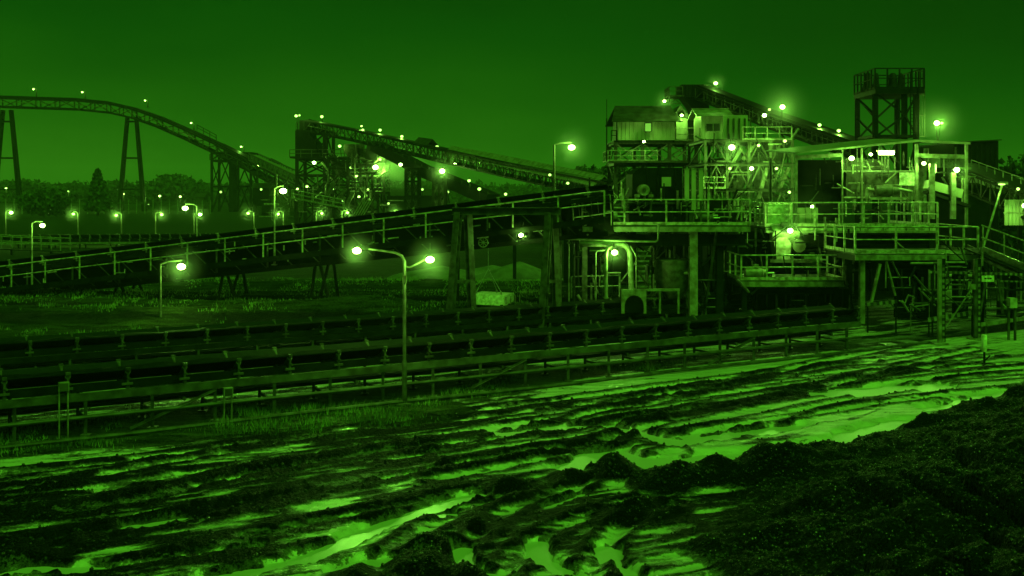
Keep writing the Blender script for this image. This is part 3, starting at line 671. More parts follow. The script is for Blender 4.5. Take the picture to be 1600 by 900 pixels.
def clutter(par, x0, x1, y0, y1, Ya, Yb, n, mats, rmin=.03, rmax=.09, L_=1.2):
    for i in range(n):
        a = V(random.uniform(x0, x1), random.uniform(y0, y1), random.uniform(Ya, Yb)); k = random.random()
        dv = Vector((0, 0, 1)) if k < .4 else Vector((random.choice([-1, 1]), 0, 0)) if k < .65 else Vector((random.uniform(-1, 1), .1, random.uniform(.4, 1)))
        rod(par, 'pipe', a, a + dv * random.uniform(.5, 1.3) * L_, random.uniform(rmin, rmax), random.choice(mats))

# ================================================================== transfer plant in the middle distance
Y = 152
t = thing('transfer_tower', 'black transfer tower at the head of the long inclined gallery', 'tower', (X(488, Y), Y, 0))
frame(t, X(464, Y), X(510, Y), Y, Y + 6, [0, Z(310, Y), Z(272, Y), Z(246, Y), Z(204, Y)], 'dark_steel', .45, 1, 'X', decks=(3, 4), rails=(3, 4), rail_m='old_steel')
q = MB(); q.prism([(X(467, Y), Y - .3, Z(246, Y)), (X(500, Y), Y - .3, Z(246, Y)), (X(494, Y), Y - .3, Z(222, Y)), (X(485, Y), Y - .3, Z(212, Y)), (X(485, Y), Y - .3, Z(203, Y)), (X(464, Y), Y - .3, Z(203, Y))], (0, 5, 0)); q.build('chute', 'dark_sheet', t)
q = MB(); q.prism([(X(468, Y), Y - .2, Z(203, Y)), (X(497, Y), Y - .2, Z(203, Y)), (X(490, Y), Y - .2, Z(188, Y)), (X(484, Y), Y - .2, Z(186, Y)), (X(478, Y), Y - .2, Z(188, Y)), (X(468, Y), Y - .2, Z(188, Y))], (0, 4.5, 0)); q.build('head_house', 'dark_sheet', t)
bar(t, 'column', (X(508, Y), Y - .3, 0), (X(508, Y), Y - .3, Z(200, Y)), .5, .5, 'dark_steel')
box(t, 'platform', (X(505, Y), Y + 1, Z(246, Y)), (9.5, 4, .25), 'dark_steel'); handrail(t, [(X(455, Y), Y - 1, Z(246, Y)), (X(540, Y), Y - 1, Z(246, Y))], m='old_steel', r=.05, toe=0)
t = thing('main_gallery', 'long lattice conveyor gallery descending from the black transfer tower', 'conveyor', (X(700, 130), 130, 0))
gpath = [V(484, 205, 152), V(565, 222, 145), V(680, 249, 132), V(800, 276, 117), V(960, 310, 98)]
truss(t, gpath, 2.2, 1.5, 1.55, 'dark_steel', .18, .12, bm='old_steel')
for a, b in zip(gpath[:-1], gpath[1:]): bar(t, 'belt', a + UP * 1.62, b + UP * 1.62, 1.6, .12, 'rubber'); bar(t, 'pipe', a + UP * .7 - Vector((0, 1.2, 0)), b + UP * .7 - Vector((0, 1.2, 0)), .14, .14, 'pale_steel', 'rod')
t = thing('branch_gallery', 'dark enclosed gallery branching down beneath the main gallery', 'conveyor', (X(660, 140), 140, 0))
bp_ = [V(588, 228, 146), V(665, 268, 140), V(770, 312, 130)]
for a, b in zip(bp_[:-1], bp_[1:]):
    bar(t, 'casing', a, b, 2.2, 1.4, 'dark_sheet')
    for k in range(8): p = a.lerp(b, (k + .5) / 8); bar(t, 'rib', p - UP * .8 - Vector((0, 1.13, 0)), p + UP * .8 - Vector((0, 1.13, 0)), .12, .08, 'old_steel')
def hood(label, pts, wd, ht, posts, par=None, m='pale_roof', dm='dark_sheet'):
    pts = [Vector(p) for p in pts]; t = thing('gallery_roof', label, 'roof', pts[0])
    for a, b in zip(pts[:-1], pts[1:]):
        d = b - a; s = Vector((d.y, -d.x, 0)).normalized() * wd / 2
        MB().prism([a - s, a + UP * ht, a + s, a + s * 1.02 - UP * .1, a + UP * (ht - .12), a - s * 1.02 - UP * .1], d).build('roof_sheet', m, t, org=a)
        n = max(2, int(d.length / 2.4))
        for i in range(n + 1):
            p = a.lerp(b, i / n)
            for k in (-1, 1): bar(t, 'post', p + s * k * .9 - UP * posts, p + s * k * .9, .09, .09, 'dark_steel')
    return t
hood('long gabled sheet roof over the lower part of the main gallery', [V(706, 240, 129), V(800, 259, 117), V(945, 290, 99)], 2.4, 1.0, 1.3)
hood('short gabled hood standing on the main gallery, behind the long roof', [V(654, 225, 135), V(676, 228, 133)], 2.2, .9, 1.2, dm='dark_sheet', m='sheet_roof')
hood('short gabled hood standing on the lower bend of the overland conveyor', [V(424, 254, 268), V(440, 262, 264)], 4.4, 1.2, 1.6, m='sheet_roof')
for px, yb, Yt, w_, lab in ((645, 262, 139, 20, 'slender braced support tower under the branch gallery'), (687, 262, 131, 18, 'slender braced support tower under the main gallery beside the lamp')):
    t = thing('support_tower', lab, 'tower', (X(px, Yt), Yt, 0)); hw = w_ / 2 / 1600 * Yt
    frame(t, X(px, Yt) - hw, X(px, Yt) + hw, Yt - 1, Yt + 1.2, [0, Z(330, Yt), Z(305, Yt), Z(282, Yt), Z(yb, Yt)], 'dark_steel', .32, 2, 'X', bm='old_steel')
t = thing('screening_plant', 'cluttered screening frame full of pipes and decks beneath the galleries', 'plant', (X(565, 146), 146, 0))
Y = 147
frame(t, X(545, Y), X(600, Y), Y, Y + 6, [0, Z(334, Y), Z(300, Y), Z(276, Y), Z(256, Y)], 'dark_steel', .32, 3, '/', decks=(2, 3, 4), rails=(2, 3), rail_m='pale_steel')
frame(t, X(515, Y), X(545, Y), Y - 1, Y + 4, [0, Z(320, Y), Z(288, Y), Z(262, Y), Z(246, Y)], 'dark_steel', .35, 1, 'X', decks=(3, 4))
for i in range(26):
    px = random.uniform(515, 600); py = random.uniform(252, 325); a = V(px, py, Y + random.uniform(-.8, 3)); dv = random.choice([Vector((0, 0, 1.8)), Vector((1.8, .3, 0)), Vector((1.2, 0, 1.4)), Vector((-1.2, .2, 1.5))]); rod(t, 'pipe', a, a + dv * random.uniform(.6, 1.4), random.uniform(.07, .18), random.choice(['pale_steel', 'old_steel', 'old_steel']))
for px, py, s_ in ((552, 236, 1.4), (575, 243, 1.6), (590, 252, 1.1), (535, 262, 1.5)):
    p = V(px, py, Y + 1); MB().prism([p + Vector((-s_, 0, 1)), p + Vector((s_, 0, 1)), p + Vector((s_, 0, 0)), p + Vector((s_ * .3, 0, -1.4)), p + Vector((-s_ * .3, 0, -1.4)), p + Vector((-s_, 0, 0))], (0, 1.8, 0)).build('hopper', 'old_steel', t)
q = V(585, 238, 147); bar(t, 'chute', V(580, 250, 147), V(584, 222, 147), 1.6, 1.6, 'dark_sheet', up=Vector((0, 1, 0)))
for a, b in (((505, 318), (522, 285)), ((525, 318), (540, 295)), ((540, 325), (552, 300)), ((455, 300), (455, 330)), ((470, 302), (470, 330))): bar(t, 'chute', V(*a, Y - 2), V(*b, Y - 2), .7, .5, 'old_steel')
for i in range(5):
    a = V(552 + i * 4, 336, 140); bar(t, 'stair_stringer', a, a + Vector((1.3, 0, 2.2)), .07, .12, 'pale_steel')
clutter(t, 512, 604, 245, 332, 145, 152, 90, ['old_steel', 'dark_steel', 'worn_steel', 'dark_steel'], .06, .16, 2.0); clutter(t, 420, 515, 290, 340, 140, 155, 60, ['old_steel', 'worn_steel', 'pale_steel', 'dark_steel'], .06, .14, 1.8)
t = thing('access_ramp', 'railed walkway sloping down to the right before the screening plant', 'walkway', (X(500, 140), 140, 0))
a = V(457, 309, 140); b = V(537, 325, 138); bar(t, 'deck', a, b, 1.1, .14, 'pale_steel'); handrail(t, [a - Vector((0, .5, 0)), b - Vector((0, .5, 0))], sp=1.5, m='pale_steel', r=.05, toe=.14); handrail(t, [a + Vector((0, .5, 0)), b + Vector((0, .5, 0))], sp=1.5, m='pale_steel', r=.05, toe=0)
for f in (.05, .4, .75): p = a.lerp(b, f); bar(t, 'leg', Vector((p.x, p.y, 0)), p, .15, .15, 'dark_steel')
t = thing('low_gallery', 'pale lit tube conveyor ending in the lower left of the screening plant', 'conveyor', (X(440, 200), 200, 0))
a = V(396, 250, 262); b = V(482, 292, 200); truss(t, [a, b], 2.4, 1.6, 3.2, 'old_steel', .22, .12, bm='pale_steel'); bar(t, 'casing', a + UP * .9, b + UP * .9, 1.5, .9, 'pale_roof')
bar(t, 'strut_leg', V(428, 290, 235), V(430, 276, 235), .3, .3, 'dark_steel')
for x0, x1, y0, Yb, lab, mm_ in ((395, 420, 294, 240, 'low dark shed left of the screening plant', 'dark_sheet'), (424, 452, 306, 200, 'low pale shed at the foot of the screening plant', 'old_steel'), (604, 628, 306, 170, 'long low dark wall right of the screening plant', 'dark_sheet'), (306, 318, 308, 330, 'tiny far hut beside the drive tower', 'old_steel')):
    t = thing('shed', lab, 'shed', (X((x0 + x1) / 2, Yb), Yb, 0)); xa, xb = X(x0, Yb), X(x1 if x1 != 628 else 690, Yb); zt = Z(y0, Yb)
    box(t, 'wall', ((xa + xb) / 2, Yb + 2.5, zt / 2), (xb - xa, 5, zt), mm_)
    MB().prism([(xa - .4, Yb - .4, zt), (xa - .4, Yb + 5.4, zt), (xa - .4, Yb + 2.5, zt + 1.2)], (xb - xa + .8, 0, 0)).build('roof', 'sheet_roof', t)
    box(t, 'door', ((xa * .6 + xb * .4), Yb - .04, 1.1), (1.1, .06, 2.2), 'old_steel')

# ================================================================== right-hand plant: upper houses and frames
Y = 80
t = thing('plant_tower', 'tall braced steel tower carrying the gabled control house', 'tower', (X(1020, Y), Y, 0))
frame(t, X(962, Y), X(1088, Y), Y, Y + 5.5, [0, Z(330, Y), Z(290, Y), Z(254, Y), Z(221, Y)], 'old_steel', .26, 3, 'X', decks=(3, 4), rail_m='pale_steel', bm='pale_steel', bw=.1)
box(t, 'deck', (X(1022, Y), Y - .4, Z(253, Y)), (X(1093, Y) - X(948, Y), 1.6, .16), 'old_steel')
handrail(t, [(X(948, Y), Y + 3, Z(253, Y)), (X(948, Y), Y - 1.1, Z(253, Y)), (X(1024, Y), Y - 1.1, Z(253, Y))], sp=1.0, m='rail_paint', r=.03, h=.85)
handrail(t, [(X(1052, Y), Y - .7, Z(221, Y)), (X(1092, Y), Y - .7, Z(221, Y))], sp=.9, r=.03, h=1.0)
def gable_house(label, x0, x1, y0, y1, zb, ze, zr, ov, wall, roof, hip=.0):
    t = thing('control_house', label, 'house', ((x0 + x1) / 2, y0, zb), 'sheet houses on top of the plant')
    n = max(4, round((x1 - x0) / .3)); dx = (x1 - x0) / n
    for i in range(n):       # wall sheets, each a ribbed panel
        xa = x0 + i * dx; MB().prism([(xa, y0, zb), (xa + dx * .78, y0, zb), (xa + dx * .84, y0 - .035, zb), (xa + dx * .96, y0 - .035, zb), (xa + dx, y0, zb), (xa + dx, y0 + .06, zb), (xa, y0 + .06, zb)], (0, 0, ze - zb)).build('wall_sheet', wall, t, org=(xa, y0, zb))
    ym = (y0 + y1) / 2
    for xx in (x0 + .03, x1 - .09): MB().prism([(xx, y0 + .06, zb), (xx, y1, zb), (xx, y1, ze), (xx, ym, zr - .12), (xx, y0 + .06, ze)], (.06, 0, 0)).build('end_wall', wall, t, org=(xx, y0, zb))
    box(t, 'back_wall', ((x0 + x1) / 2, y1 - .03, (zb + ze) / 2), (x1 - x0 - .2, .06, ze - zb), wall)
    sl = (zr - ze) / (ym - y0); xa, xb = x0 - ov, x1 + ov
    for s in (-1, 1):
        ye = y0 - ov if s < 0 else y1 + ov; zz = ze - ov * sl + .04
        MB().prism([(xa, ye, zz), (xb, ye, zz), (xb - hip, ym, zr + .04), (xa + hip, ym, zr + .04)], (0, 0, .07)).build('roof_slope', roof, t, org=(xa, ye, zz))
    bar(t, 'ridge_cap', (xa + hip, ym, zr + .13), (xb - hip, ym, zr + .13), .3, .06, roof); bar(t, 'sill_beam', (x0, y0 + .02, zb - .09), (x1, y0 + .02, zb - .09), .12, .18, 'dark_steel')
    return t
Y = 79
t = gable_house('gabled sheet control house with dark roof and one lit window, on the tower', X(966, Y), X(1054, Y), Y, Y + 4.6, Z(219, Y), Z(187, Y), Z(165, Y), .55, 'sheet_wall', 'sheet_roof', .5)
wx, wz = X(1012.5, Y), Z(199, Y); wn = box(t, 'window', (wx, Y - .05, wz), (.45, .05, .62), 'lit_window')
for a, b in (((-.25, -.33), (.25, -.33)), ((-.25, .33), (.25, .33)), ((-.25, -.33), (-.25, .33)), ((.25, -.33), (.25, .33))): bar(t, 'window_frame', (wx + a[0], Y - .07, wz + a[1]), (wx + b[0], Y - .07, wz + b[1]), .05, .05, 'old_steel')
box(t, 'annex_wall', (X(1063, 81), 81.5, Z(200, 81)), (X(1072, 81) - X(1055, 81), 2.5, Z(182, 81) - Z(219, 81)), 'sheet_wall'); MB().prism([(X(1052, 81), 80, Z(182, 81)), (X(1077, 81), 80, Z(188, 81)), (X(1077, 81), 80, Z(186, 81)), (X(1060, 81), 80, Z(166, 81)), (X(1052, 81), 80, Z(178, 81))], (0, 3, 0)).build('annex_roof', 'sheet_roof', t)
handrail(t, [(X(957, Y), Y + 1, Z(219, Y)), (X(965, Y), Y + 1, Z(219, Y))], h=.8, sp=.35, m='dark_steel', toe=0); bar(t, 'drain_pipe', (X(966, Y) - .12, Y - .1, Z(219, Y)), (X(966, Y) - .12, Y - .1, Z(190, Y)), .08, .08, 'dark_steel', 'rod')
Y = 76
t = gable_house('smaller pale sheet house with a dark window, beside the steep gallery', X(1096, Y), X(1137, Y), Y, Y + 3.4, Z(218, Y), Z(181, Y), Z(170, Y), .4, 'sheet_wall', 'pale_roof')
wx, wz = X(1114, Y), Z(199, Y); box(t, 'window', (wx, Y - .05, wz), (1.0, .05, .55), 'dark_glass')
for a, b in (((-.54, -.3), (.54, -.3)), ((-.54, .3), (.54, .3)), ((-.54, -.3), (-.54, .3)), ((.54, -.3), (.54, .3)), ((0, -.3), (0, .3))): bar(t, 'window_frame', (wx + a[0], Y - .07, wz + a[1]), (wx + b[0], Y - .07, wz + b[1]), .04, .04, 'pale_steel')
q = t; box(q, 'side_wall', (X(1146, 78), 78.2, Z(200, 78)), (.8, 2.2, Z(182, 78) - Z(218, 78)), 'sheet_wall'); box(q, 'door', (X(1142.5, 77), 77.05, Z(208, 77)), (.28, .06, .95), 'dark_glass')
rod(q, 'corner_post', (X(1094, 75.8), 75.8, Z(300, 75.8)), (X(1094, 75.8), 75.8, Z(200, 75.8)), .06, 'pale_steel')
Y = 85
t = thing('head_box', 'black drive head box with railed platform above the two houses', 'drive', (X(1085, Y), Y, Z(163, Y)))
MB().prism([(X(1064, Y), Y, Z(151, Y)), (X(1109, Y), Y, Z(151, Y)), (X(1107, Y), Y, Z(140, Y)), (X(1100, Y), Y, Z(132, Y)), (X(1065, Y), Y, Z(132, Y))], (0, 2.6, 0)).build('casing', 'dark_sheet', t)
MB().prism([(X(1068, Y), Y + .2, Z(151, Y)), (X(1108, Y), Y + .2, Z(151, Y)), (X(1112, Y), Y + .2, Z(222, Y)), (X(1084, Y), Y + .2, Z(222, Y)), (X(1082, Y), Y + .2, Z(170, Y))], (0, 2.2, 0)).build('chute', 'dark_sheet', t)
for i in range(7): bar(t, 'casing_rib', (X(1066 + i * 6, Y), Y - .05, Z(151, Y)), (X(1066 + i * 6, Y), Y - .05, Z(133, Y)), .07, .08, 'dark_steel')
box(t, 'platform', (X(1056, Y), Y + 1, Z(150, Y)), (1.3, 2.6, .1), 'old_steel'); handrail(t, [(X(1066, Y), Y - .2, Z(150, Y)), (X(1045, Y), Y - .2, Z(150, Y)), (X(1045, Y), Y + 2.2, Z(150, Y))], h=.75, sp=.5, m='old_steel', toe=.06)
for a, b in (((1046, 150), (1064, 162)), ((1064, 150), (1046, 162)), ((1046, 162), (1064, 162)), ((1046, 150), (1046, 162))): bar(t, 'bracing', V(*a, Y), V(*b, Y), .07, .07, 'old_steel')
handrail(t, [(X(1100, Y), Y - .2, Z(140, Y)), (X(1107, Y), Y - .2, Z(140, Y))], h=.4, sp=.2, m='old_steel', toe=0)
t = thing('steep_gallery', 'dark conveyor gallery falling to the right from the drive head box', 'conveyor', (X(1220, 78), 78, 0))
gq = [V(1100, 155, 85), V(1200, 195, 79), V(1345, 247, 70)]
truss(t, gq, 1.9, .95, 1.15, 'dark_steel', .12, .07, bm='old_steel'); 
for a, b in zip(gq[:-1], gq[1:]):
    bar(t, 'belt_cover', a + UP * 1.0, b + UP * 1.0, 1.5, .32, 'dark_sheet'); bar(t, 'side_sheet', a + UP * .5 + Vector((0, .2, 0)), b + UP * .5 + Vector((0, .2, 0)), .5, .8, 'dark_sheet')
    handrail(t, [a - Vector((0, 1.35, .15)), b - Vector((0, 1.35, .15))], h=.8, sp=1.1, m='pale_steel', r=.025, toe=0); bar(t, 'walkway', a - Vector((0, 1.1, .2)), b - Vector((0, 1.1, .2)), .6, .06, 'old_steel')
# lit open steel frame
Y = 66
t = thing('washing_plant', 'brightly lit open steel frame full of pipes, chutes and decks below the small house', 'plant', (X(1168, Y), Y, 0))
frame(t, X(1102, Y), X(1238, Y), Y, Y + 6, [0, Z(345, Y), Z(296, Y), Z(256, Y), Z(219, Y)], 'worn_steel', .17, 4, '^', decks=(2, 3, 4), rail_m='rail_paint', bm='worn_steel', bw=.08, deck_m='dark_steel')
handrail(t, [(X(1099, Y), Y - .15, Z(295, Y)), (X(1132, Y), Y - .15, Z(295, Y))], h=.75, sp=.6); handrail(t, [(X(1160, Y), Y - .15, Z(219, Y)), (X(1236, Y), Y - .15, Z(219, Y))], h=.85, sp=.7, m='pale_steel')
box(t, 'wall_panel', (X(1165, Y), Y + 3, Z(195, Y)), (X(1190, Y) - X(1150, Y), .08, 1.7), 'sheet_wall')
for i in range(5): bar(t, 'mullion', (X(1153 + i * 9, Y), Y + 2.9, Z(218, Y)), (X(1153 + i * 9, Y), Y + 2.9, Z(180, Y)), .09, .09, 'old_steel')
clutter(t, 1105, 1238, 225, 310, Y - .3, Y + 4, 110, ['pale_steel', 'dark_steel', 'old_steel', 'worn_steel', 'dark_steel'])
for px, py, r_ in ((1150, 276, .75), (1185, 262, .9), (1210, 240, .8), (1125, 268, .6), (1195, 288, .7)):
    p = V(px, py, Y + 2.2); MB().lathe(p, [(r_ * .25, -1.2), (r_, -.3), (r_, .7), (r_ * .8, .85)], 14).build('cyclone', 'worn_steel', t, True, org=p)
for a, b in (((1120, 295), (1158, 232)), ((1215, 300), (1232, 262)), ((1160, 250), (1180, 225)), ((1140, 330), (1160, 300)), ((1185, 310), (1198, 262))): bar(t, 'chute', V(*a, Y + .4), V(*b, Y + .4), .32, .22, 'pale_steel')
t = thing('mast', 'thin tall whip mast at the left side of the control house', 'mast', V(948, 253, 79)); rod(t, 'pole', V(948, 253, 79), V(948, 185, 79), .05, 'dark_steel'); rod(t, 'whip', V(948, 185, 79), V(948, 155, 79), .025, 'dark_steel')
# surge tower
YF, YB = 58, 61; x0, x1 = X(1337, YB), X(1441, YF); Y = YF
t = thing('sky_tower', 'dark steel tower with railed top platform rising behind the lit shed', 'tower', ((x0 + x1) / 2, YF, 0))
zt = Z(146, YF)
cf = [x0 + .1, X(1413, YF), x1 - .35]; cb = [x0 + .1, X(1367, YB), X(1402, YB), x1 - .3]
for x in cf: bar(t, 'column', (x, YF, 0), (x, YF, zt), .26, .26, 'dark_steel', 'ibeam')
for x in cb: bar(t, 'column', (x, YB, 0), (x, YB, zt), .24, .24, 'dark_steel', 'ibeam')
for py in (213, 280):
    for yy in (YF, YB): bar(t, 'beam', (x0, yy - .14, Z(py, YF)), (x1 - .3, yy - .14, Z(py, YF)), .1, .16, 'dark_steel')
    for x in (x0 + .1, x1 - .35): bar(t, 'beam', (x, YF + .1, Z(py, YF) + .02), (x, YB - .1, Z(py, YF) + .02), .1, .14, 'dark_steel')
zs_ = [Z(280, YF), Z(213, YF), Z(180, YF), zt]
for za, zb, k in zip(zs_[:-1], zs_[1:], range(3)):
    for xs_c, yy in ((cf, YF - .15), (cb, YB - .15)):
        for j in range(len(xs_c) - 1):
            a, b = (xs_c[j], xs_c[j + 1]) if (j + k) % 2 else (xs_c[j + 1], xs_c[j]); bar(t, 'brace', (a, yy, za), (b, yy, zb), .11, .11, 'dark_steel', 'angle')
    bar(t, 'brace', (x0 + .1, YF, za), (x0 + .1, YB, zb), .1, .1, 'dark_steel', 'angle')
box(t, 'deck', ((x0 + x1) / 2, (YF + YB) / 2, zt + .1), (x1 - x0, YB - YF + .6, .28), 'dark_steel')
handrail(t, [(x0, YB + .25, zt + .24), (x0, YF - .25, zt + .24), (x1, YF - .25, zt + .24), (x1, YB + .25, zt + .24), (x0, YB + .25, zt + .24)], h=1.15, sp=.62, m='dark_steel', r=.035, toe=.1)
for i, px in enumerate((1350, 1363, 1389, 1401)):       # motor housings on the deck
    yy = YB - 1.2; p = Vector((X(px + 6, yy), yy, zt + .24)); r_ = .36 if i % 2 == 0 else .24
    MB().lathe(p, [(r_ * 1.25, 0), (r_ * .95, .25), (r_ * .7, .5), (r_ * .62, 1.0), (r_ * .3, 1.12)], 12).build('drive_motor', 'dark_steel', t, True, org=p)
lx = X(1425, YF)
for s in (-.22, .22): bar(t, 'ladder_stile', (lx + s, YF - .35, Z(215, YF)), (lx + s, YF - .35, zt + 1.2), .05, .05, 'dark_steel')
for i in range(13): bar(t, 'ladder_rung', (lx - .22, YF - .35, Z(213, YF) + i * .2), (lx + .22, YF - .35, Z(213, YF) + i * .2), .03, .03, 'dark_steel')
for px in (1438, 1442, 1446): bar(t, 'cage_bar', (X(px, YF), YF + .1, Z(213, YF)), (X(px, YF), YF + .1, Z(110, YF)), .035, .035, 'old_steel')
for py in (111, 148, 180, 213): bar(t, 'cage_hoop', (X(1432, YF), YF + .1, Z(py, YF)), (X(1447, YF), YF + .1, Z(py, YF)), .05, .05, 'old_steel')

# ================================================================== right-hand plant: lit shed
Y = 50
t = thing('pump_shed', 'open lit shed with pale sloping roof on slim posts beneath the tall tower', 'shed', (X(1375, Y), Y, Z(352, Y)))
MB().prism([(X(1240, Y), Y - .3, Z(241, Y)), (X(1432, Y), Y - .3, Z(222, Y)), (X(1432, Y), Y - .3, Z(218.5, Y)), (X(1240, Y), Y - .3, Z(238.5, Y))], (0, 6.0, .35)).build('roof', 'pale_roof', t)
MB().prism([(X(1432, Y) + .02, Y - .3, Z(222, Y)), (X(1512, Y), Y - .3, Z(226, Y)), (X(1512, Y), Y - .3, Z(222.5, Y)), (X(1432, Y) + .02, Y - .3, Z(218.5, Y))], (0, 6.0, .35)).build('roof', 'pale_roof', t)
for px, wd in ((1244, .12), (1316, .07), (1347, .06), (1432, .14), (1510, .12)):
    for yy in (Y, Y + 5): bar(t, 'post', (X(px, Y), yy, Z(355, Y)), (X(px, Y), yy, Z(241 - (px - 1240) * .095 if px < 1432 else 224, Y) - .03), wd, wd, 'pale_steel')
bar(t, 'eaves_beam', (X(1244, Y), Y + .02, Z(246, Y)), (X(1318, Y), Y + .02, Z(242, Y)), .1, .18, 'pale_steel'); bar(t, 'eaves_beam', (X(1434, Y), Y + .02, Z(243, Y)), (X(1512, Y), Y + .02, Z(245, Y)), .1, .2, 'pale_steel')
for x0, x1, ya, yb, mm_ in ((1318, 1352, 247, 310, 'sheet_wall'), (1353, 1391, 249, 310, 'pale_steel'), (1392, 1430, 268, 312, 'sheet_wall'), (1246, 1315, 250, 345, 'dark_sheet'), (1434, 1444, 246, 330, 'pale_steel'), (1446, 1470, 242, 262, 'sheet_wall'), (1470, 1508, 246, 262, 'old_steel')):
    box(t, 'back_panel', (X((x0 + x1) / 2, 53), 53 + (x0 % 7) * .01, (Z(ya, 53) + Z(yb, 53)) / 2), ((x1 - x0 - 1) / 1600 * 53, .06, Z(ya, 53) - Z(yb, 53)), mm_)
for px in (1383, 1398): bar(t, 'door_post', (X(px, 51), 51, Z(267, 51)), (X(px, 51), 51, Z(245, 51)), .06, .06, 'pale_steel')
box(t, 'tank_panel', (X(1366, 51.5), 51.5, Z(288, 51.5)), (3.1, .8, 1.25), 'old_steel'); box(t, 'white_sheet', (X(1418, 51), 51, Z(278, 51)), (.8, .05, .75), 'white_paint')
rod(t, 'header_pipe', V(1314, 268, 50.6), V(1432, 268, 50.6), .05, 'pale_steel'); rod(t, 'header_pipe', V(1318, 309, 50.5), V(1360, 309, 50.5), .06, 'pale_steel')
for px in (1339, 1345, 1378, 1388): rod(t, 'drop_pipe', V(px, 312, 50.4), V(px, 232, 50.4), .025, 'old_steel')
clutter(t, 1320, 1428, 250, 345, 50.2, 52.5, 70, ['pale_steel', 'old_steel', 'rail_paint'], .02, .06, .8); clutter(t, 1440, 1500, 250, 300, 50.6, 52, 16, ['pale_steel', 'old_steel'], .02, .06, .8); clutter(t, 1250, 1312, 255, 320, 51, 52.5, 8, ['old_steel'], .02, .04, .8)
t = thing('feed_pump', 'small pale pump set on a bench inside the lit shed', 'pump', V(1383, 308, 50)); p = V(1383, 298, 50)
MB().lathe(p, [(.12, -.55), (.28, -.5), (.28, .3), (.2, .35), (.2, .6)], 12, 'x').build('motor', 'old_steel', t, True); box(t, 'bench', p - UP * .38, (1.6, .5, .12), 'pale_steel'); rod(t, 'outlet', p + Vector((-.5, 0, 0)), p + Vector((-.9, 0, .1)), .09, 'pale_steel'); rod(t, 'outlet', p + Vector((-.9, 0, .1)), p + Vector((-.9, 0, -.6)), .09, 'pale_steel'); rod(t, 'outlet', p + Vector((.6, 0, .1)), p + Vector((1.3, 0, -.05)), .08, 'pale_steel')
t = thing('feed_chute', 'pale boxed feed chute sloping down to the right inside the lit shed', 'chute', V(1475, 310, 49.5)); bar(t, 'casing', V(1448, 288, 49.6), V(1500, 303, 49.6), .6, .42, 'sheet_wall'); bar(t, 'under_belt', V(1446, 300, 49.6), V(1512, 322, 49.6), .7, .14, 'rubber')
for px in (1456, 1489): bar(t, 'leg', V(px, 342, 49.2), V(px, 270 if px > 1470 else 256, 49.2), .22, .2, 'pale_steel')
for px in (1503, 1507): bar(t, 'leg', V(px, 320, 49.4), V(px, 278, 49.4), .06, .06, 'pale_steel')
t = thing('dark_house', 'windowless dark sheet building behind the right end of the lit shed', 'building', (X(1530, 68), 68, 0)); Y = 68
MB().prism([(X(1490, Y), Y, 0), (X(1560, Y), Y, 0), (X(1560, Y), Y, Z(220, Y)), (X(1490, Y), Y, Z(224, Y))], (0, 6, 0)).build('wall', 'dark_sheet', t)
MB().prism([(X(1486, Y), Y - .3, Z(224, Y) + .02), (X(1562, Y), Y - .3, Z(220, Y) + .02), (X(1562, Y), Y - .3, Z(218.5, Y) + .02), (X(1486, Y), Y - .3, Z(222.5, Y) + .02)], (0, 6.6, 0)).build('roof', 'sheet_roof', t)
for i in range(9): bar(t, 'wall_rib', (X(1496 + i * 7.5, Y), Y - .04, Z(300, Y)), (X(1496 + i * 7.5, Y), Y - .04, Z(226, Y)), .1, .06, 'dark_steel')

# ================================================================== right-hand plant: front platforms
def platform(label, px0, px1, pyf, Y, dep, cols, rail=True, sp=1.75, m='pale_steel', rh=1.1, sides=(True, True), beam=.22, deep=.5):
    x0, x1, z = X(px0, Y), X(px1, Y), Z(pyf, Y); t = thing('platform', label, 'platform', ((x0 + x1) / 2, Y, 0), 'railed steel platforms of the plant')
    box(t, 'deck', ((x0 + x1) / 2, Y + dep / 2, z - .03), (x1 - x0, dep, .05), 'old_steel')
    for yy in (Y - .03, Y + dep): bar(t, 'edge_beam', (x0, yy, z - .06 - beam / 2), (x1, yy, z - .06 - beam / 2), .1, beam, m if yy < Y else 'dark_steel')
    n = max(2, int((x1 - x0) / 1.6))
    for i in range(n + 1): xx = x0 + .06 + (x1 - x0 - .12) * i / n; bar(t, 'joist', (xx, Y + .06, z - .2), (xx, Y + dep - .06, z - .2), .08, .24, 'dark_steel')
    if deep: bar(t, 'girder', (x0 + .1, Y + .45, z - .5 - deep / 2 + .1), (x1 - .1, Y + .45, z - .5 - deep / 2 + .1), .2, deep, 'dark_steel', 'ibeam')
    for px, ww, dy, mm_ in cols: bar(t, 'column', (X(px, Y), Y + dy, -.1), (X(px, Y), Y + dy, z - .1), ww, ww, mm_, 'ibeam')
    if rail:
        pts = [(x0, Y, z), (x1, Y, z)]
        if sides[0]: pts = [(x0, Y + dep, z)] + pts
        if sides[1]: pts = pts + [(x1, Y + dep, z)]
        handrail(t, pts, h=rh, sp=sp, r=.03, toe=.13, post=.075)
    return t
platform('central railed platform under the black drive housing', 910, 1172, 352, 44, 5, [(1085, .34, .3, 'pale_steel'), (914, .22, .2, 'old_steel'), (1010, .2, 4.6, 'dark_steel'), (1130, .3, .8, 'dark_steel'), (1168, .26, 4, 'dark_steel'), (930, .2, 4.6, 'dark_steel')])
platform('bright railed platform in front of the open lit shed', 1196, 1465, 354, 47, 6, [(1205, .25, .4, 'dark_steel'), (1260, .25, 5, 'dark_steel'), (1330, .3, .5, 'dark_steel'), (1400, .3, 5, 'dark_steel'), (1460, .25, .4, 'dark_steel')], sp=1.08, m='rail_paint')
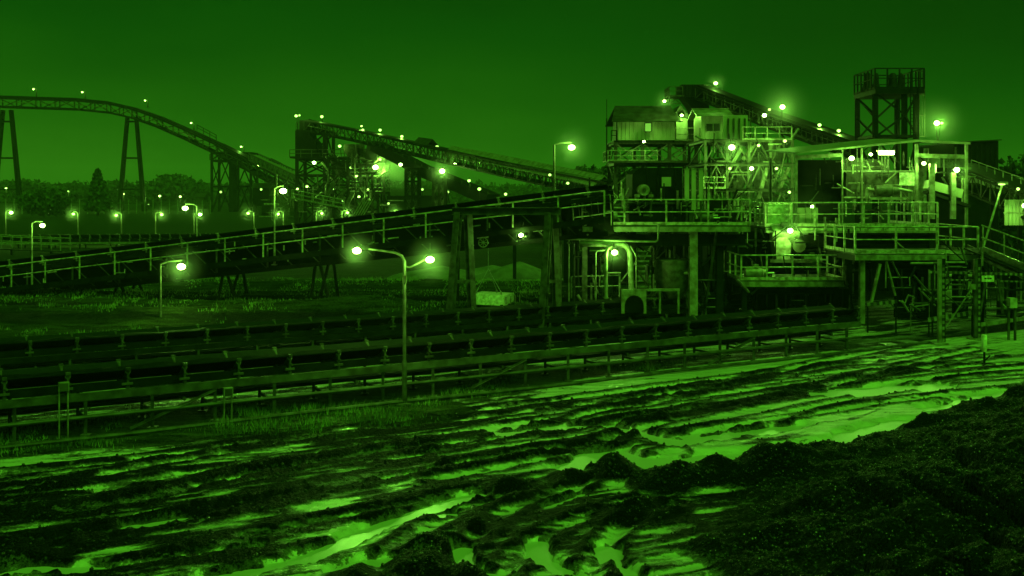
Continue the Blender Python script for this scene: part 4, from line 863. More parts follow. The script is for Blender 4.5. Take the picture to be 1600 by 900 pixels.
platform('lower railed platform at right with striped posts beneath it', 1336, 1528, 396, 42.5, 4, [(1350, .2, .25, 'pale_steel'), (1440, .5, 2.2, 'dark_steel'), (1500, .4, 3, 'dark_steel')], sp=1.5, deep=.3)
platform('small low railed platform below the brightest floodlight', 1158, 1318, 438, 45, 3.5, [(1165, .2, .3, 'dark_steel'), (1240, .2, 3, 'dark_steel'), (1310, .2, .3, 'dark_steel')], sp=1.25, deep=.25)
Y = 46
t = thing('drive_housing', 'black boxy drive housing with a pale hatch on the central platform', 'housing', (X(1030, Y), Y, Z(350, Y)))
MB().prism([(X(988, Y), Y, Z(318, Y)), (X(1066, Y), Y, Z(318, Y)), (X(1066, Y), Y, Z(262, Y)), (X(1000, Y), Y, Z(262, Y)), (X(988, Y), Y, Z(272, Y))], (0, 2.6, 0)).build('casing', 'dark_sheet', t)
box(t, 'hatch', (X(1041, Y), Y - .05, Z(284, Y)), (.42, .05, .42), 'sheet_wall'); box(t, 'frame_base', (X(1030, Y), Y + .8, Z(334, Y)), (2.7, 1.6, .9), 'dark_steel')
for px in (1012, 1028, 1056): bar(t, 'casing_rib', (X(px, Y), Y - .03, Z(316, Y)), (X(px, Y), Y - .03, Z(264, Y)), .06, .05, 'dark_steel')
bar(t, 'cover_strip', (X(986, Y), Y - .08, Z(317, Y)), (X(1068, Y), Y - .08, Z(317, Y)), .12, .1, 'old_steel')
t = thing('head_pulley', 'pale disc pulley with bearings before the black drive housing', 'pulley', V(1006, 298, 45.4)); p = V(1006, 297, 45.4)
MB().lathe(p, [(.25, -.12), (.25, .7)], 18, 'y').build('drum', 'pale_steel', t); MB().lathe(p, [(.09, -.2), (.09, -.1)], 10, 'y').build('hub', 'old_steel', t)
for s in (-.3, .3): box(t, 'bearing', p + Vector((s, -.05, -.25)), (.2, .25, .14), 'pale_steel')
for px in (1073, 1083.5, 1095):
    t = thing('cable_duct', {1073: 'leftmost of three tall pale ducts right of the drive housing', 1083.5: 'middle one of three tall pale ducts right of the drive housing', 1095: 'rightmost of three tall pale ducts right of the drive housing'}[px], 'duct', V(px, 350, 45), 'tall pale ducts')
    bar(t, 'duct', V(px, 314 if px != 1083.5 else 328, 45), V(px, 265, 45), .19, .16, 'sheet_wall'); box(t, 'cap', V(px, 265, 45) + UP * .02, (.24, .2, .05), 'pale_steel'); bar(t, 'stand', V(px, 350, 45), V(px, 314, 45), .08, .08, 'old_steel')
t = thing('belt_guard', 'tilted wire guard frame at the top end of the inclined conveyor', 'guard', V(925, 345, 43.4))
c4 = [V(893, 312, 43.4), V(953, 304, 43.4), V(955, 332, 43.4), V(896, 340, 43.4)]
for i in range(4): rod(t, 'frame_bar', c4[i], c4[(i + 1) % 4], .028, 'rail_paint')
for k in range(1, 6): rod(t, 'mesh_wire', c4[0].lerp(c4[1], k / 6), c4[3].lerp(c4[2], k / 6), .008, 'pale_steel')
for p in (c4[2], c4[3]): rod(t, 'stay', p, Vector((p.x, p.y, Z(352, 43.4))), .025, 'rail_paint')
def motor(label, p, s, m='pale_steel', rz=0):
    p = Vector(p); t = thing('motor', label, 'motor', p)
    MB().lathe(p + UP * .3 * s, [(.10 * s, -.5 * s), (.26 * s, -.46 * s), (.28 * s, -.1 * s), (.28 * s, .3 * s), (.2 * s, .36 * s), (.2 * s, .5 * s)], 14, 'x').build('body', m, t, True)
    box(t, 'terminal_box', p + Vector((0, -.1 * s, .62 * s)), (.22 * s, .2 * s, .16 * s), m); box(t, 'plinth', p + UP * .02 * s, (.9 * s, .5 * s, .1 * s), 'old_steel'); rod(t, 'shaft', p + Vector((.5 * s, 0, .3 * s)), p + Vector((.85 * s, 0, .3 * s)), .05 * s, 'galvanised'); return t
motor('pale electric motor behind the central platform rail, near its left end', V(945, 350, 46), 1.1); motor('dark electric motor on the central platform by the ducts', V(1098, 350, 45.5), .9, 'old_steel')
motor('pale electric motor under the brightest floodlight', V(1225, 378, 47), 1.3, 'pale_steel'); motor('pale motor on the small low platform, tilted box beside it', V(1180, 437, 46), 1.0); motor('small motor at the far end of the small low platform', V(1268, 415, 47.5), .9)
t = thing('gearbox', 'big pale gearbox casing below the brightest floodlight', 'gearbox', V(1222, 396, 46.5)); p = V(1224, 388, 46.5)
MB().prism([p + Vector((-.3, 0, -.5)), p + Vector((.3, 0, -.5)), p + Vector((.36, 0, .2)), p + Vector((.15, 0, .5)), p + Vector((-.2, 0, .5)), p + Vector((-.42, 0, .3))], (0, .7, 0)).build('casing', 'pale_steel', t); MB().lathe(p + Vector((.75, .3, .1)), [(.30, -.2), (.34, 0), (.30, .2)], 16, 'y').build('coupling_guard', 'old_steel', t, True); bar(t, 'base', p + Vector((-.6, .3, -.58)), p + Vector((1.3, .3, -.58)), .7, .14, 'old_steel')
t = thing('coil_stack', 'pale louvred stack of bars behind the brightest floodlight', 'rack', V(1280, 396, 48.5))
for i in range(6): bar(t, 'slat', V(1245 + i * 2, 366 + i * 5, 48.5), V(1294, 364 + i * 5, 48.5), .12, .07, 'pale_steel')
for px in (1262, 1290): bar(t, 'upright', V(px, 396, 48.7), V(px, 360, 48.7), .08, .08, 'old_steel')
t = thing('skip_box', 'bright pale box standing on the lit platform by the left post', 'box', V(1222, 352, 48)); box(t, 'box', V(1215, 335, 48), (1.15, .9, 1.0), 'white_paint')
for i in range(4): bar(t, 'rung', V(1226, 318 + i * 9, 47.45), V(1238, 318 + i * 9, 47.45), .05, .08, 'white_paint')
t = thing('console', 'row of small pale cabinets along the lit platform', 'cabinet', V(1256, 352, 47.8))
for i in range(3): box(t, 'cabinet', V(1252 + i * 10, 338, 47.8), (.27, .3, .8), 'sheet_wall')
# platform under-works: pipes
def pipe(label, pts, r, m='pale_steel', flange=True):
    pts = [Vector(p) for p in pts]; sm = [pts[0]]
    for i in range(1, len(pts) - 1):
        a, b, c = pts[i - 1], pts[i], pts[i + 1]; k = min(.45, r * 4 / max((b - a).length, .01)), min(.45, r * 4 / max((c - b).length, .01))
        p0 = b.lerp(a, k[0]); p2 = b.lerp(c, k[1])
        for j in range(6): u = j / 5; sm.append(p0 * (1 - u) ** 2 + b * 2 * u * (1 - u) + p2 * u * u)
    sm.append(pts[-1]); t = thing('pipe', label, 'pipe', pts[0]); MB().tube(sm, r, 12).build('pipe_run', m, t, True)
    if flange:
        for p, q in ((pts[0], pts[1]), (pts[-1], pts[-2])): d_ = (q - p).normalized(); bar(t, 'flange', p + d_ * .02, p + d_ * .08, r * 2.8, r * 2.8, m, 'rod')
    return t
pipe('thick pale pipe bending down in an arch beside the lamp under the platform', [V(905, 381, 43.6), V(984, 382, 43.6), V(987, 461, 43.6)], .12)
pipe('slim pale upright pipe left of the lamp under the platform', [V(947, 467, 43), V(947, 388, 43), V(960, 384, 43.6)], .075)
pipe('long level pale pipe below the central platform turning up at its right end', [V(868, 373, 43.2), V(1028, 378, 43.2), V(1029, 350, 43.2)], .04)
pipe('thin bent conduit left of the lamp under the platform', [V(931, 470, 43.4), V(931, 392, 43.4), V(946, 391, 43.4)], .03, flange=False)
pipe('thin upright conduit right of the arched pipe', [V(994, 456, 43.3), V(994, 400, 43.3), V(985, 384, 43.5)], .022, flange=False)
t = thing('pump_box', 'pale steel box with dark arched opening on the ground below the platform', 'box', V(1015, 488, 43)); Y = 43
pr = [(X(971, Y), Y, Z(490, Y)), (X(976, Y), Y, Z(490, Y))] + [(X(991, Y) - .4 * math.cos(a), Y, Z(477, Y) + .42 * math.sin(a)) for a in [i * math.pi / 8 for i in range(9)]] + [(X(1006, Y), Y, Z(490, Y)), (X(1010, Y), Y, Z(490, Y)), (X(1010, Y), Y, Z(452, Y)), (X(971, Y), Y, Z(452, Y))]
MB().prism(pr, (0, .1, 0)).build('front_plate', 'pale_steel', t); box(t, 'back_box', (X(991, Y), Y + .8, Z(472, Y)), (.9, 1.2, .9), 'dark_sheet'); bar(t, 'top_rail', V(1010, 453, Y), V(1062, 453, Y), .12, .1, 'pale_steel')
for px in (1031, 1060): bar(t, 'leg', V(px, 490, Y), V(px, 453, Y), .08, .08, 'pale_steel')
bar(t, 'shelf', V(1010, 466, Y), V(1030, 466, Y), .3, .03, 'old_steel')
t = thing('slurry_tank', 'dark rounded tank in the shade left of the main platform column', 'tank', V(1052, 492, 45)); p = V(1052, 440, 45.2); MB().lathe(p, [(.2, -.9), (.75, -.2), (.8, .2), (.8, .95), (.72, 1.0)], 20).build('shell', 'old_steel', t, True)
for s in (-.6, .6): bar(t, 'leg', Vector((p.x + s, p.y, 0)), Vector((p.x + s, p.y, p.z - .1)), .1, .1, 'old_steel')
t = thing('low_rail', 'low pale guard rail by the foot of the main platform column', 'rail', G(1113, 492))
a = G(1103, 493); b = G(1125, 493)
for p in (a, b): rod(t, 'post', p, p + UP * .78, .025, 'rail_paint')
for z in (.38, .76): rod(t, 'rail', a + UP * z, b + UP * z, .022, 'rail_paint')
t = thing('prop', 'slanting steel prop right of the main platform column', 'strut', G(1100, 492)); bar(t, 'strut', G(1100, 493), V(1122, 345, 44), .09, .09, 'old_steel'); box(t, 'foot', G(1100, 493) + UP * .03, (.3, .3, .06), 'old_steel')
t = thing('front_rail', 'dim handrail on a low walkway behind the main platform column', 'rail', V(900, 470, 46)); handrail(t, [V(893, 466, 45), V(968, 464, 45)], h=.95, sp=1.1, m='pale_steel', toe=0)
for i, px in enumerate((868, 876, 889, 897)):
    lab = ['leftmost', 'second', 'third', 'rightmost'][i]; t = thing('riser', f'{lab} of the four thin risers left of the central platform', 'pipe', G(px, 497), 'thin risers'); Yq = 43.8 + .4 * i
    rod(t, 'riser', (X(px, Yq), Yq, 0), (X(px, Yq), Yq, Z(312, Yq)), .05 if i % 2 else .035, 'old_steel' if i % 2 else 'pale_steel'); box(t, 'clip', (X(px, Yq), Yq, Z(380, Yq)), (.16, .16, .08), 'old_steel')
# dark machinery under platforms (blocks the view through)
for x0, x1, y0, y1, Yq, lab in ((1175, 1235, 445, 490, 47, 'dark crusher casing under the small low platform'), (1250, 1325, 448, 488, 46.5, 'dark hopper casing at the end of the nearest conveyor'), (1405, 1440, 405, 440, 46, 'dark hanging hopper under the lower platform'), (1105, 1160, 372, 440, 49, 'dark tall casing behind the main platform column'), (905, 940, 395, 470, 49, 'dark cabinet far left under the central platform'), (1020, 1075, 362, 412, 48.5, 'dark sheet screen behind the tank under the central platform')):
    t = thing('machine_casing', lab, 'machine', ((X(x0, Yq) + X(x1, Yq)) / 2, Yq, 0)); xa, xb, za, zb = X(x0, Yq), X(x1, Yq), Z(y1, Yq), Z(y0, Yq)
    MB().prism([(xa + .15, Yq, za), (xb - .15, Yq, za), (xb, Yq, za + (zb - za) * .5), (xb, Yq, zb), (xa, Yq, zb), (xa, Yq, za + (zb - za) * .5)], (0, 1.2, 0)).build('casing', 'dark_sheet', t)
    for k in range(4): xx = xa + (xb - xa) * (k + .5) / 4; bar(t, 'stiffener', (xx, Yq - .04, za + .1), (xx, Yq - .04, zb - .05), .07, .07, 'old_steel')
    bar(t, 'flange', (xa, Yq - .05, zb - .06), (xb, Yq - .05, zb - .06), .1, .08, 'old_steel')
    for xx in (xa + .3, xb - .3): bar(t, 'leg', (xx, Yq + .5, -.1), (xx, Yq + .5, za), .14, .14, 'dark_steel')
t = thing('dark_backing', 'added black backing sheets standing for the shade beneath the platforms', 'wall', (X(1170, 57), 57, 0)); Y = 57  # black backing added so the space under the platforms reads dark
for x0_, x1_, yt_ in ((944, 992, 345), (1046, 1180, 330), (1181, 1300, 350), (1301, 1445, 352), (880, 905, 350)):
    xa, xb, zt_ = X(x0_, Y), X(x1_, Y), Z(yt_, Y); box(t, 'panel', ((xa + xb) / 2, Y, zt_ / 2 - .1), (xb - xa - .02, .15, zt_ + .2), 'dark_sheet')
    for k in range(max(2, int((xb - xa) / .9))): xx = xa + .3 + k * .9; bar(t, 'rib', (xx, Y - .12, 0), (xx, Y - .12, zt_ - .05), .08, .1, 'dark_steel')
for x0_, x1_, lab in ((996, 1040, 'pale louvred panel in the gap beneath the central platform'), (906, 942, 'pale louvred panel far left beneath the central platform')):
    t = thing('louvre', lab, 'louvre', V(x0_, 470, 55))
    for k in range(8): bar(t, 'slat', V(x0_, 392 + k * 8, 55), V(x1_, 392 + k * 8, 55), .10, .10, 'pale_steel')
    for xx in (x0_, x1_): bar(t, 'upright', Vector((X(xx, 55.1), 55.1, 0)), V(xx, 388, 55.1), .1, .1, 'old_steel')
t = thing('pipe_rack', 'dense rack of dim pipes and conduits beneath the two platforms', 'pipes', V(1200, 470, 48))
clutter(t, 880, 1180, 362, 480, 44.5, 50, 130, ['old_steel', 'old_steel', 'dark_steel', 'pale_steel'], .02, .07, 1.0)
clutter(t, 1180, 1340, 362, 490, 45.6, 50, 90, ['old_steel', 'dark_steel', 'pale_steel'], .02, .06, .9)
for px in (900, 960, 1020, 1090, 1140, 1200, 1280): bar(t, 'stanchion', Vector((X(px, 49), 49, 0)), V(px, 356, 49), .14, .14, 'dark_steel')
t = thing('yard_clutter', 'tangle of dim struts and pipes behind the striped posts', 'pipes', V(1500, 480, 42))
clutter(t, 1395, 1600, 405, 500, 39.5, 45, 110, ['old_steel', 'pale_steel', 'dark_steel', 'old_steel'], .015, .05, .9)
for i in range(8): bar(t, 'picket', V(1560 + i * 7, 470, 41), V(1560 + i * 7, 440, 41), .06, .05, 'pale_steel')
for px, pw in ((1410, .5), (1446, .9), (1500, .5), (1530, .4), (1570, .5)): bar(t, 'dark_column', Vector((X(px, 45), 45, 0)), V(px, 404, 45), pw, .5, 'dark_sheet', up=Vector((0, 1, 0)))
t = thing('platform_plant', 'cluttered small machines and pipes standing on the central platform', 'machinery', V(1040, 350, 46.5))
clutter(t, 915, 1170, 306, 345, 44.6, 48, 130, ['pale_steel', 'old_steel', 'dark_steel', 'rail_paint'], .02, .055, .7)
for px, py, w_, h_ in ((930, 335, .5, .6), (958, 328, .8, .5), (1075, 335, .7, .9), (1120, 330, .9, 1.0), (1150, 338, .5, .5)): box(t, 'cabinet', V(px, py, 47), (w_, .6, h_), random.choice(['dark_sheet', 'old_steel']))
t = thing('cable_tray', 'dark cable tray with clips hung under the bright platform', 'tray', V(1250, 362, 46.8)); bar(t, 'tray', V(1196, 362, 46.8), V(1460, 362, 46.8), .3, .1, 'pale_steel')
for i in range(8): bar(t, 'hanger', V(1200 + i * 36, 362, 46.8), V(1200 + i * 36, 356, 46.8), .04, .04, 'old_steel')
# --- far right: tail end of a rising conveyor, frames, striped posts
t = thing('rising_conveyor', 'railed inclined walkway conveyor leaving the frame at the right edge', 'conveyor', V(1560, 400, 42)); Y = 42
a = V(1536, 393, Y); b = V(1640, 436, 39); bar(t, 'side_plate', a, b, .08, .42, 'pale_steel'); bar(t, 'side_plate', a + Vector((0, 1.5, 0)), b + Vector((0, 1.5, 0)), .08, .42, 'old_steel'); bar(t, 'belt', a + Vector((0, .75, .1)), b + Vector((0, .75, .1)), 1.2, .05, 'rubber')
bar(t, 'lower_chord', V(1536, 405, Y), V(1640, 452, 39), .1, .12, 'pale_steel')
for pa, pb in (((1534, 352), (1640, 391)), ((1534, 371), (1640, 411))): rod(t, 'rail', V(*pa, Y), V(*pb, 39), .03, 'rail_paint')
for k in range(4): p = V(1536, 393, Y).lerp(b, k / 3); rod(t, 'post', p, p + UP * 1.06, .03, 'rail_paint')
for f in (.1, .6): p = a.lerp(b, f); bar(t, 'leg', Vector((p.x, p.y + .7, 0)), p + Vector((0, .7, 0)), .16, .16, 'dark_steel')
t = thing('slant_pole', 'bright slanting pole leaning right above the lower platform rail', 'pole', V(1535, 392, 42.2)); MB().tube([V(1534, 394, 42.2), V(1566, 288, 44)], .05, 8).build('pole', 'pale_steel', t); box(t, 'head_plate', V(1567, 286, 44), (.35, .2, .12), 'pale_steel')
t = thing('right_gallery', 'dark railed gallery sloping down behind the slanting pole at right', 'conveyor', V(1560, 300, 52)); g3 = [V(1505, 288, 56), V(1640, 345, 46)]
truss(t, g3, 1.6, 1.0, 1.1, 'dark_steel', .1, .06, bm='old_steel'); handrail(t, [g3[0] - Vector((0, 1, -.4)), g3[1] - Vector((0, 1, -.4))], h=.9, sp=1.0, m='pale_steel', r=.022, toe=0); bar(t, 'belt', g3[0] + UP * 1.1, g3[1] + UP * 1.1, 1.3, .12, 'rubber')
t = thing('covered_belt', 'pale sheeted belt cover running down to the right edge', 'conveyor', V(1580, 285, 60)); bar(t, 'cover', V(1530, 279, 62), V(1640, 297, 56), 1.6, .6, 'pale_roof'); bar(t, 'under_frame', V(1530, 288, 62), V(1640, 308, 56), 1.4, .14, 'dark_steel')
for f in (.2, .6): p = V(1530, 288, 62).lerp(V(1640, 308, 56), f); bar(t, 'leg', Vector((p.x, p.y, 0)), p, .2, .2, 'dark_steel')
t = thing('edge_wall', 'ribbed sheet wall lit by the lamp at the right edge', 'wall', V(1590, 340, 47)); 
for i in range(7): bar(t, 'sheet', V(1572 + i * 6, 352, 47), V(1572 + i * 6, 312, 47), .15, .05, 'sheet_wall')
bar(t, 'rail', V(1568, 332, 46.9), V(1615, 332, 46.9), .05, .07, 'pale_steel')
for i, (px, pyb, pyt, lab) in enumerate(((1468, 541, 405, 'left hazard striped steel post under the lower platform'), (1524, 530, 405, 'right hazard striped steel post under the lower platform'))):
    Yq = 37.0 + i * 1.2; p0 = Vector((X(px, Yq), Yq, -.05)); t = thing('striped_post', lab, 'post', (p0.x, Yq, 0), 'hazard striped posts'); ztop = Z(pyt, Yq)
    bar(t, 'post', p0, Vector((p0.x, Yq, ztop)), .12, .14, 'pale_steel' if i == 0 else 'old_steel'); bar(t, 'back_post', p0 + Vector((.26, .3, 0)), Vector((p0.x + .26, Yq + .3, ztop)), .12, .12, 'dark_steel')
    n = 13
    for k in range(n): zc = .1 + (ztop - .3) * k / n; box(t, 'stripe', (p0.x + .11, Yq - .075, zc + .06), (.08, .02, .11), 'pale_steel'); box(t, 'stripe', (p0.x + .11, Yq - .073, zc + .06 + (ztop - .3) / n / 2), (.08, .016, .1), 'black_paint')
    box(t, 'foot_plate', (p0.x, Yq, .03), (.5, .4, .05), 'pale_steel')
for j, (pa, pb, n, lab) in enumerate((((1452, 425), (1640, 430), 24, 'upper hazard striped barrier rail crossing the two striped posts'), ((1470, 437), (1640, 441), 22, 'thin hazard striped rail just beneath the upper barrier rail'), ((1450, 500), (1522, 488), 8, 'lower sloping hazard striped rail between the striped posts'), ((1355, 476), (1402, 471), 5, 'short hazard striped rail by the conveyor end'))):
    Yq = 38.8 if j < 3 else 40; a = V(*pa, Yq); b = V(*pb, Yq); t = thing('striped_rail', lab, 'rail', a, 'hazard striped rails')
    for k in range(n): p = a.lerp(b, k / n); q = a.lerp(b, (k + .5) / n); r_ = a.lerp(b, (k + 1) / n); hgt = (.09, .055, .16, .13)[j]; bar(t, 'stripe', p, q, .05, hgt, 'pale_steel'); bar(t, 'stripe', q, r_, .046, hgt, 'black_paint')
    for f in (.03, .97): p = a.lerp(b, f); bar(t, 'stay', Vector((p.x, p.y + .05, 0)), p + Vector((0, .05, 0)), .05, .05, 'dark_steel')
t = thing('strut_frame', 'pair of pale splayed struts under the left end of the lower platform', 'strut', V(1380, 478, 42.4))
for a, b, ww in (((1361, 474), (1375, 412), .14), ((1399, 462), (1385, 409), .1), ((1384, 450), (1384, 410), .05)): bar(t, 'strut', V(*a, 42.4), V(*b, 42.4), ww, ww * .7, 'pale_steel')
t = thing('bent_rail', 'buckled pale guard rail zigzagging beneath the lower platform', 'rail', V(1430, 480, 40)); zz = [(1405, 470), (1414, 474), (1419, 461), (1429, 465), (1423, 480), (1452, 476), (1457, 459), (1442, 452)]
for a, b in zip(zz[:-1], zz[1:]): rod(t, 'bent_bar', V(*a, 40), V(*b, 40), .03, 'pale_steel')
for p in (V(1423, 480, 40), V(1452, 476, 40)): rod(t, 'stay', Vector((p.x, p.y, 0)), p, .02, 'pale_steel')
t = thing('diagonal_brace', 'long thin diagonal brace between the striped posts', 'strut', V(1476, 512, 38)); bar(t, 'strut', V(1477, 512, 38), V(1520, 448, 38), .05, .05, 'pale_steel', 'angle'); box(t, 'gusset', V(1520, 448, 38), (.2, .03, .2), 'pale_steel')
t = thing('sign_board', 'small pale sign plate with a dark worn inscription on splayed legs', 'sign', V(1544, 500, 38.4)); p = V(1543.5, 435.5, 38.4); box(t, 'plate', p, (.46, .03, .23), 'white_paint')
for i, (dx, wd) in enumerate(((-.1, .08), (0, .06), (.09, .09))): box(t, 'worn_mark', p + Vector((dx, -.02, .01)), (wd, .008, .05), 'black_paint')
for a, b in (((1529, 500), (1539, 441)), ((1567, 490), (1559, 436))): bar(t, 'leg', V(*a, 38.5), V(*b, 38.5), .1, .08, 'old_steel')
t = thing('block_stand', 'pale concrete block on a steel stand near the right edge', 'block', V(1582, 510, 38)); box(t, 'block', V(1581, 473, 38), (.26, .3, .36), 'concrete'); 
for dx in (-.12, .12): bar(t, 'leg', V(1581, 478, 38) + Vector((dx, 0, 0)), Vector((V(1581, 478, 38).x + dx, 38, 0)), .07, .07, 'old_steel')
t = thing('back_wall', 'dim pale concrete wall behind the striped posts', 'wall', V(1500, 470, 46)); box(t, 'panel', V(1495, 448, 47), (2.7, .2, 1.1), 'concrete'); box(t, 'panel', V(1420, 452, 46), (1.2, .2, 1.0), 'concrete')
for i in range(4): box(t, 'coping', V(1462 + i * 22, 430, 46.8), (.62, .3, .08), 'concrete')
t = thing('pile_plate', 'flat steel plates lying in a puddle before the conveyor end', 'plate', G(1400, 545)); box(t, 'plate', G(1388, 540) + UP * .05, (.5, .5, .04), 'galvanised', .2); box(t, 'plate', G(1417, 536) + UP * .05, (.6, .5, .04), 'galvanised', .5)
t = thing('ground_rail', 'low pale rail along the ground behind the marker post', 'rail', G(1560, 520)); a = G(1528, 522); b = G(1640, 508)
bar(t, 'rail', a + UP * .35, b + UP * .42, .1, .14, 'pale_steel')
for f in (.1, .4, .7): p = a.lerp(b, f); bar(t, 'post', p, p + UP * .36, .09, .09, 'old_steel')
t = thing('marker_post', 'short pale marker post on a dark stand in the muddy yard at right', 'post', G(1538, 570)); p = G(1538, 570); zg = gz(p.x, p.y)
p.z = zg; rod(t, 'stem', p, p + UP * .45, .035, 'dark_steel'); MB().lathe(p + UP * .42, [(.075, 0), (.08, .03), (.08, .5), (.06, .53)], 14).build('sleeve', 'white_paint', t, True)
for a_ in range(3): v = Vector((math.cos(a_ * 2.1), math.sin(a_ * 2.1), 0)); bar(t, 'foot', p + UP * .04, p + v * .35 + UP * .02, .05, .04, 'dark_steel')
bar(t, 'side_arm', p + UP * .12, p + Vector((.16, -.05, .3)), .04, .04, 'dark_steel')
# pale heaps and pipes behind the hanging weight
def heap(label, px, py, Yq, rx, h, m='fine_heap'):
    c = V(px, py, Yq); c.z = 0; n = 28; v = []; f = []
    for i in range(8):
        r_ = rx * (1 - i / 8); 
        for k in range(n): a = k * math.tau / n; q = 1 + .22 * (vn(np.array([math.cos(a) * 1.7 + i * .2 + px]), np.array([math.sin(a) * 1.7 + Yq]))[0] - .5) * 2; v.append(c + Vector((r_ * q * math.cos(a), r_ * q * .7 * math.sin(a), h * (i / 8) ** .8 - (.2 if i == 0 else 0))))
    v.append(c + UP * h)
    for i in range(7):
        for k in range(n): j = (k + 1) % n; f.append((i * n + k, i * n + j, (i + 1) * n + j, (i + 1) * n + k))
    for k in range(n): f.append((7 * n + k, 7 * n + (k + 1) % n, len(v) - 1))
    o_ = MB().add(v, f).build('heap', m, None, True, org=c); tag(o_, label, 'heap')
heap('pale fines heap seen through the portal bent, beside the small lamp', 812, 430, 62, 3.0, 1.3); heap('long low pale heap left of the portal bent legs', 770, 430, 66, 3.0, .8); heap('low heap under the inclined conveyor near the right street lamp head', 690, 425, 64, 3.6, .9)
t = thing('old_chute', 'discarded pale chute section lying on the heaps behind the bent', 'chute', V(835, 372, 58)); bar(t, 'trough', V(812, 358, 58), V(862, 352, 58), .8, .18, 'pale_steel'); bar(t, 'prop', V(828, 358, 58), V(848, 378, 58), .3, .1, 'sheet_wall'); bar(t, 'side_plate', V(800, 378, 59), V(862, 372, 59), .6, .1, 'old_steel'); bar(t, 'leg', V(860, 372, 58.5), Vector((X(860, 58.5), 58.5, 0)), .2, .2, 'dark_steel'); bar(t, 'leg', V(804, 378, 58.5), Vector((X(804, 58.5), 58.5, 0)), .2, .2, 'dark_steel')

# ================================================================== lamps
ORD = ['first', 'second', 'third', 'fourth', 'fifth', 'sixth', 'seventh', 'eighth', 'ninth', 'tenth', 'eleventh', 'twelfth', 'thirteenth']
# two-armed street lamp in front
f_ = G(632, 632); t = thing('street_lamp', 'two armed curved street lamp standing before the nearest conveyor', 'lamp', f_); Yl = f_.y
top = V(632, 408, Yl)
MB().tube([f_ - UP * .1, f_.lerp(top, .3), f_.lerp(top, .31), top, V(628, 400, Yl), V(618, 395, Yl), V(600, 392, Yl), V(576, 389, Yl)], [.065, .06, .045, .042, .038, .034, .03, .026], 8).build('pole', 'old_steel', t, True)
MB().tube([V(632, 416, Yl), V(640, 418, Yl), V(652, 412, Yl), V(664, 405, Yl)], .028, 6).build('arm', 'old_steel', t, True); box(t, 'base_plate', f_ + UP * .02, (.34, .34, .04), 'old_steel'); box(t, 'cable_box', V(632, 436, Yl - .08), (.1, .1, .2), 'old_steel')
head(t, V(558, 391, Yl), .13, 200); head(t, V(672, 405, Yl), .13, 220)
pole_lamp('tall single arm lamp pole at the left end of the central platform', (X(866, 43.4), 43.4, 0), V(893, 230, 43.4), 120, .17, .06, 'worn_steel')
pole_lamp('single lamp pole on the grass bank behind the second ground conveyor', G(251, 512), V(284, 416, 41.5), 150, .20, .045, 'worn_steel')
q = BA.lerp(BB, .17)
for i, (px, pl, py, lab, pw, r_) in enumerate(((50, 67, 352, 'lamp pole at the left end of the inclined conveyor walkway', 60, .15), (308, 290, 325, 'lamp pole behind the inclined conveyor, left of the tall leaning one', 60, .16), (429, 443, 298, 'pale lamp pole rising over the middle of the inclined conveyor', 90, .19))):
    f = (px + 140) / 1095; p = wa.lerp(wb, f) + sd_ * .45; 
    if i == 1: p = p - sd_ * 2.2
    Yq = p.y; pole_lamp(lab, (X(px, Yq), Yq, p.z - .1), V(pl, py, Yq), pw, r_, .04, 'pale_steel', 'walkway lamp poles')
for i, (px, pl, py) in enumerate(((9, 18, 332), (122, 115, 334), (190, 182, 336), (243, 253, 335), (303, 313, 335), (397, 388, 333), (443, 435, 334), (494, 503, 333), (534, 543, 332), (622, 617, 331))):
    pole_lamp(f'{ORD[i]} lamp from the left in the row along the low far conveyor', (X(px, 105), 105, 0), V(pl, py, 105), 190, .2, .07, 'worn_steel', 'row of lamps along the low far conveyor', i not in (0, 4))
for i, (px, py) in enumerate(((53, 139), (129, 144), (227, 157), (299, 192), (377, 229), (404, 257))):
    Yq = 290 if px < 280 else 284 if px < 380 else 272; p = V(px, py, Yq); yb = {53: 152, 129: 154, 227: 168, 299: 203, 377: 240, 404: 258}[px]
    pole_lamp(f'{ORD[i]} small lamp from the left on the overland conveyor', V(px + 4, yb, Yq), p, 250, .42, .12, 'dark_steel', 'lamps on the overland conveyor', True)
for i, (px, py) in enumerate(((10, 294), (72, 298), (107, 299), (168, 302), (193, 303), (250, 306), (282, 307))):
    Yq = 340 if py < 300 else 300; pole_lamp(f'{ORD[i]} distant yard lamp from the left, below the treeline', (X(px, Yq), Yq, 0), V(px, py, Yq), 600, .5, .12, 'dark_steel', 'distant yard lamps', True)
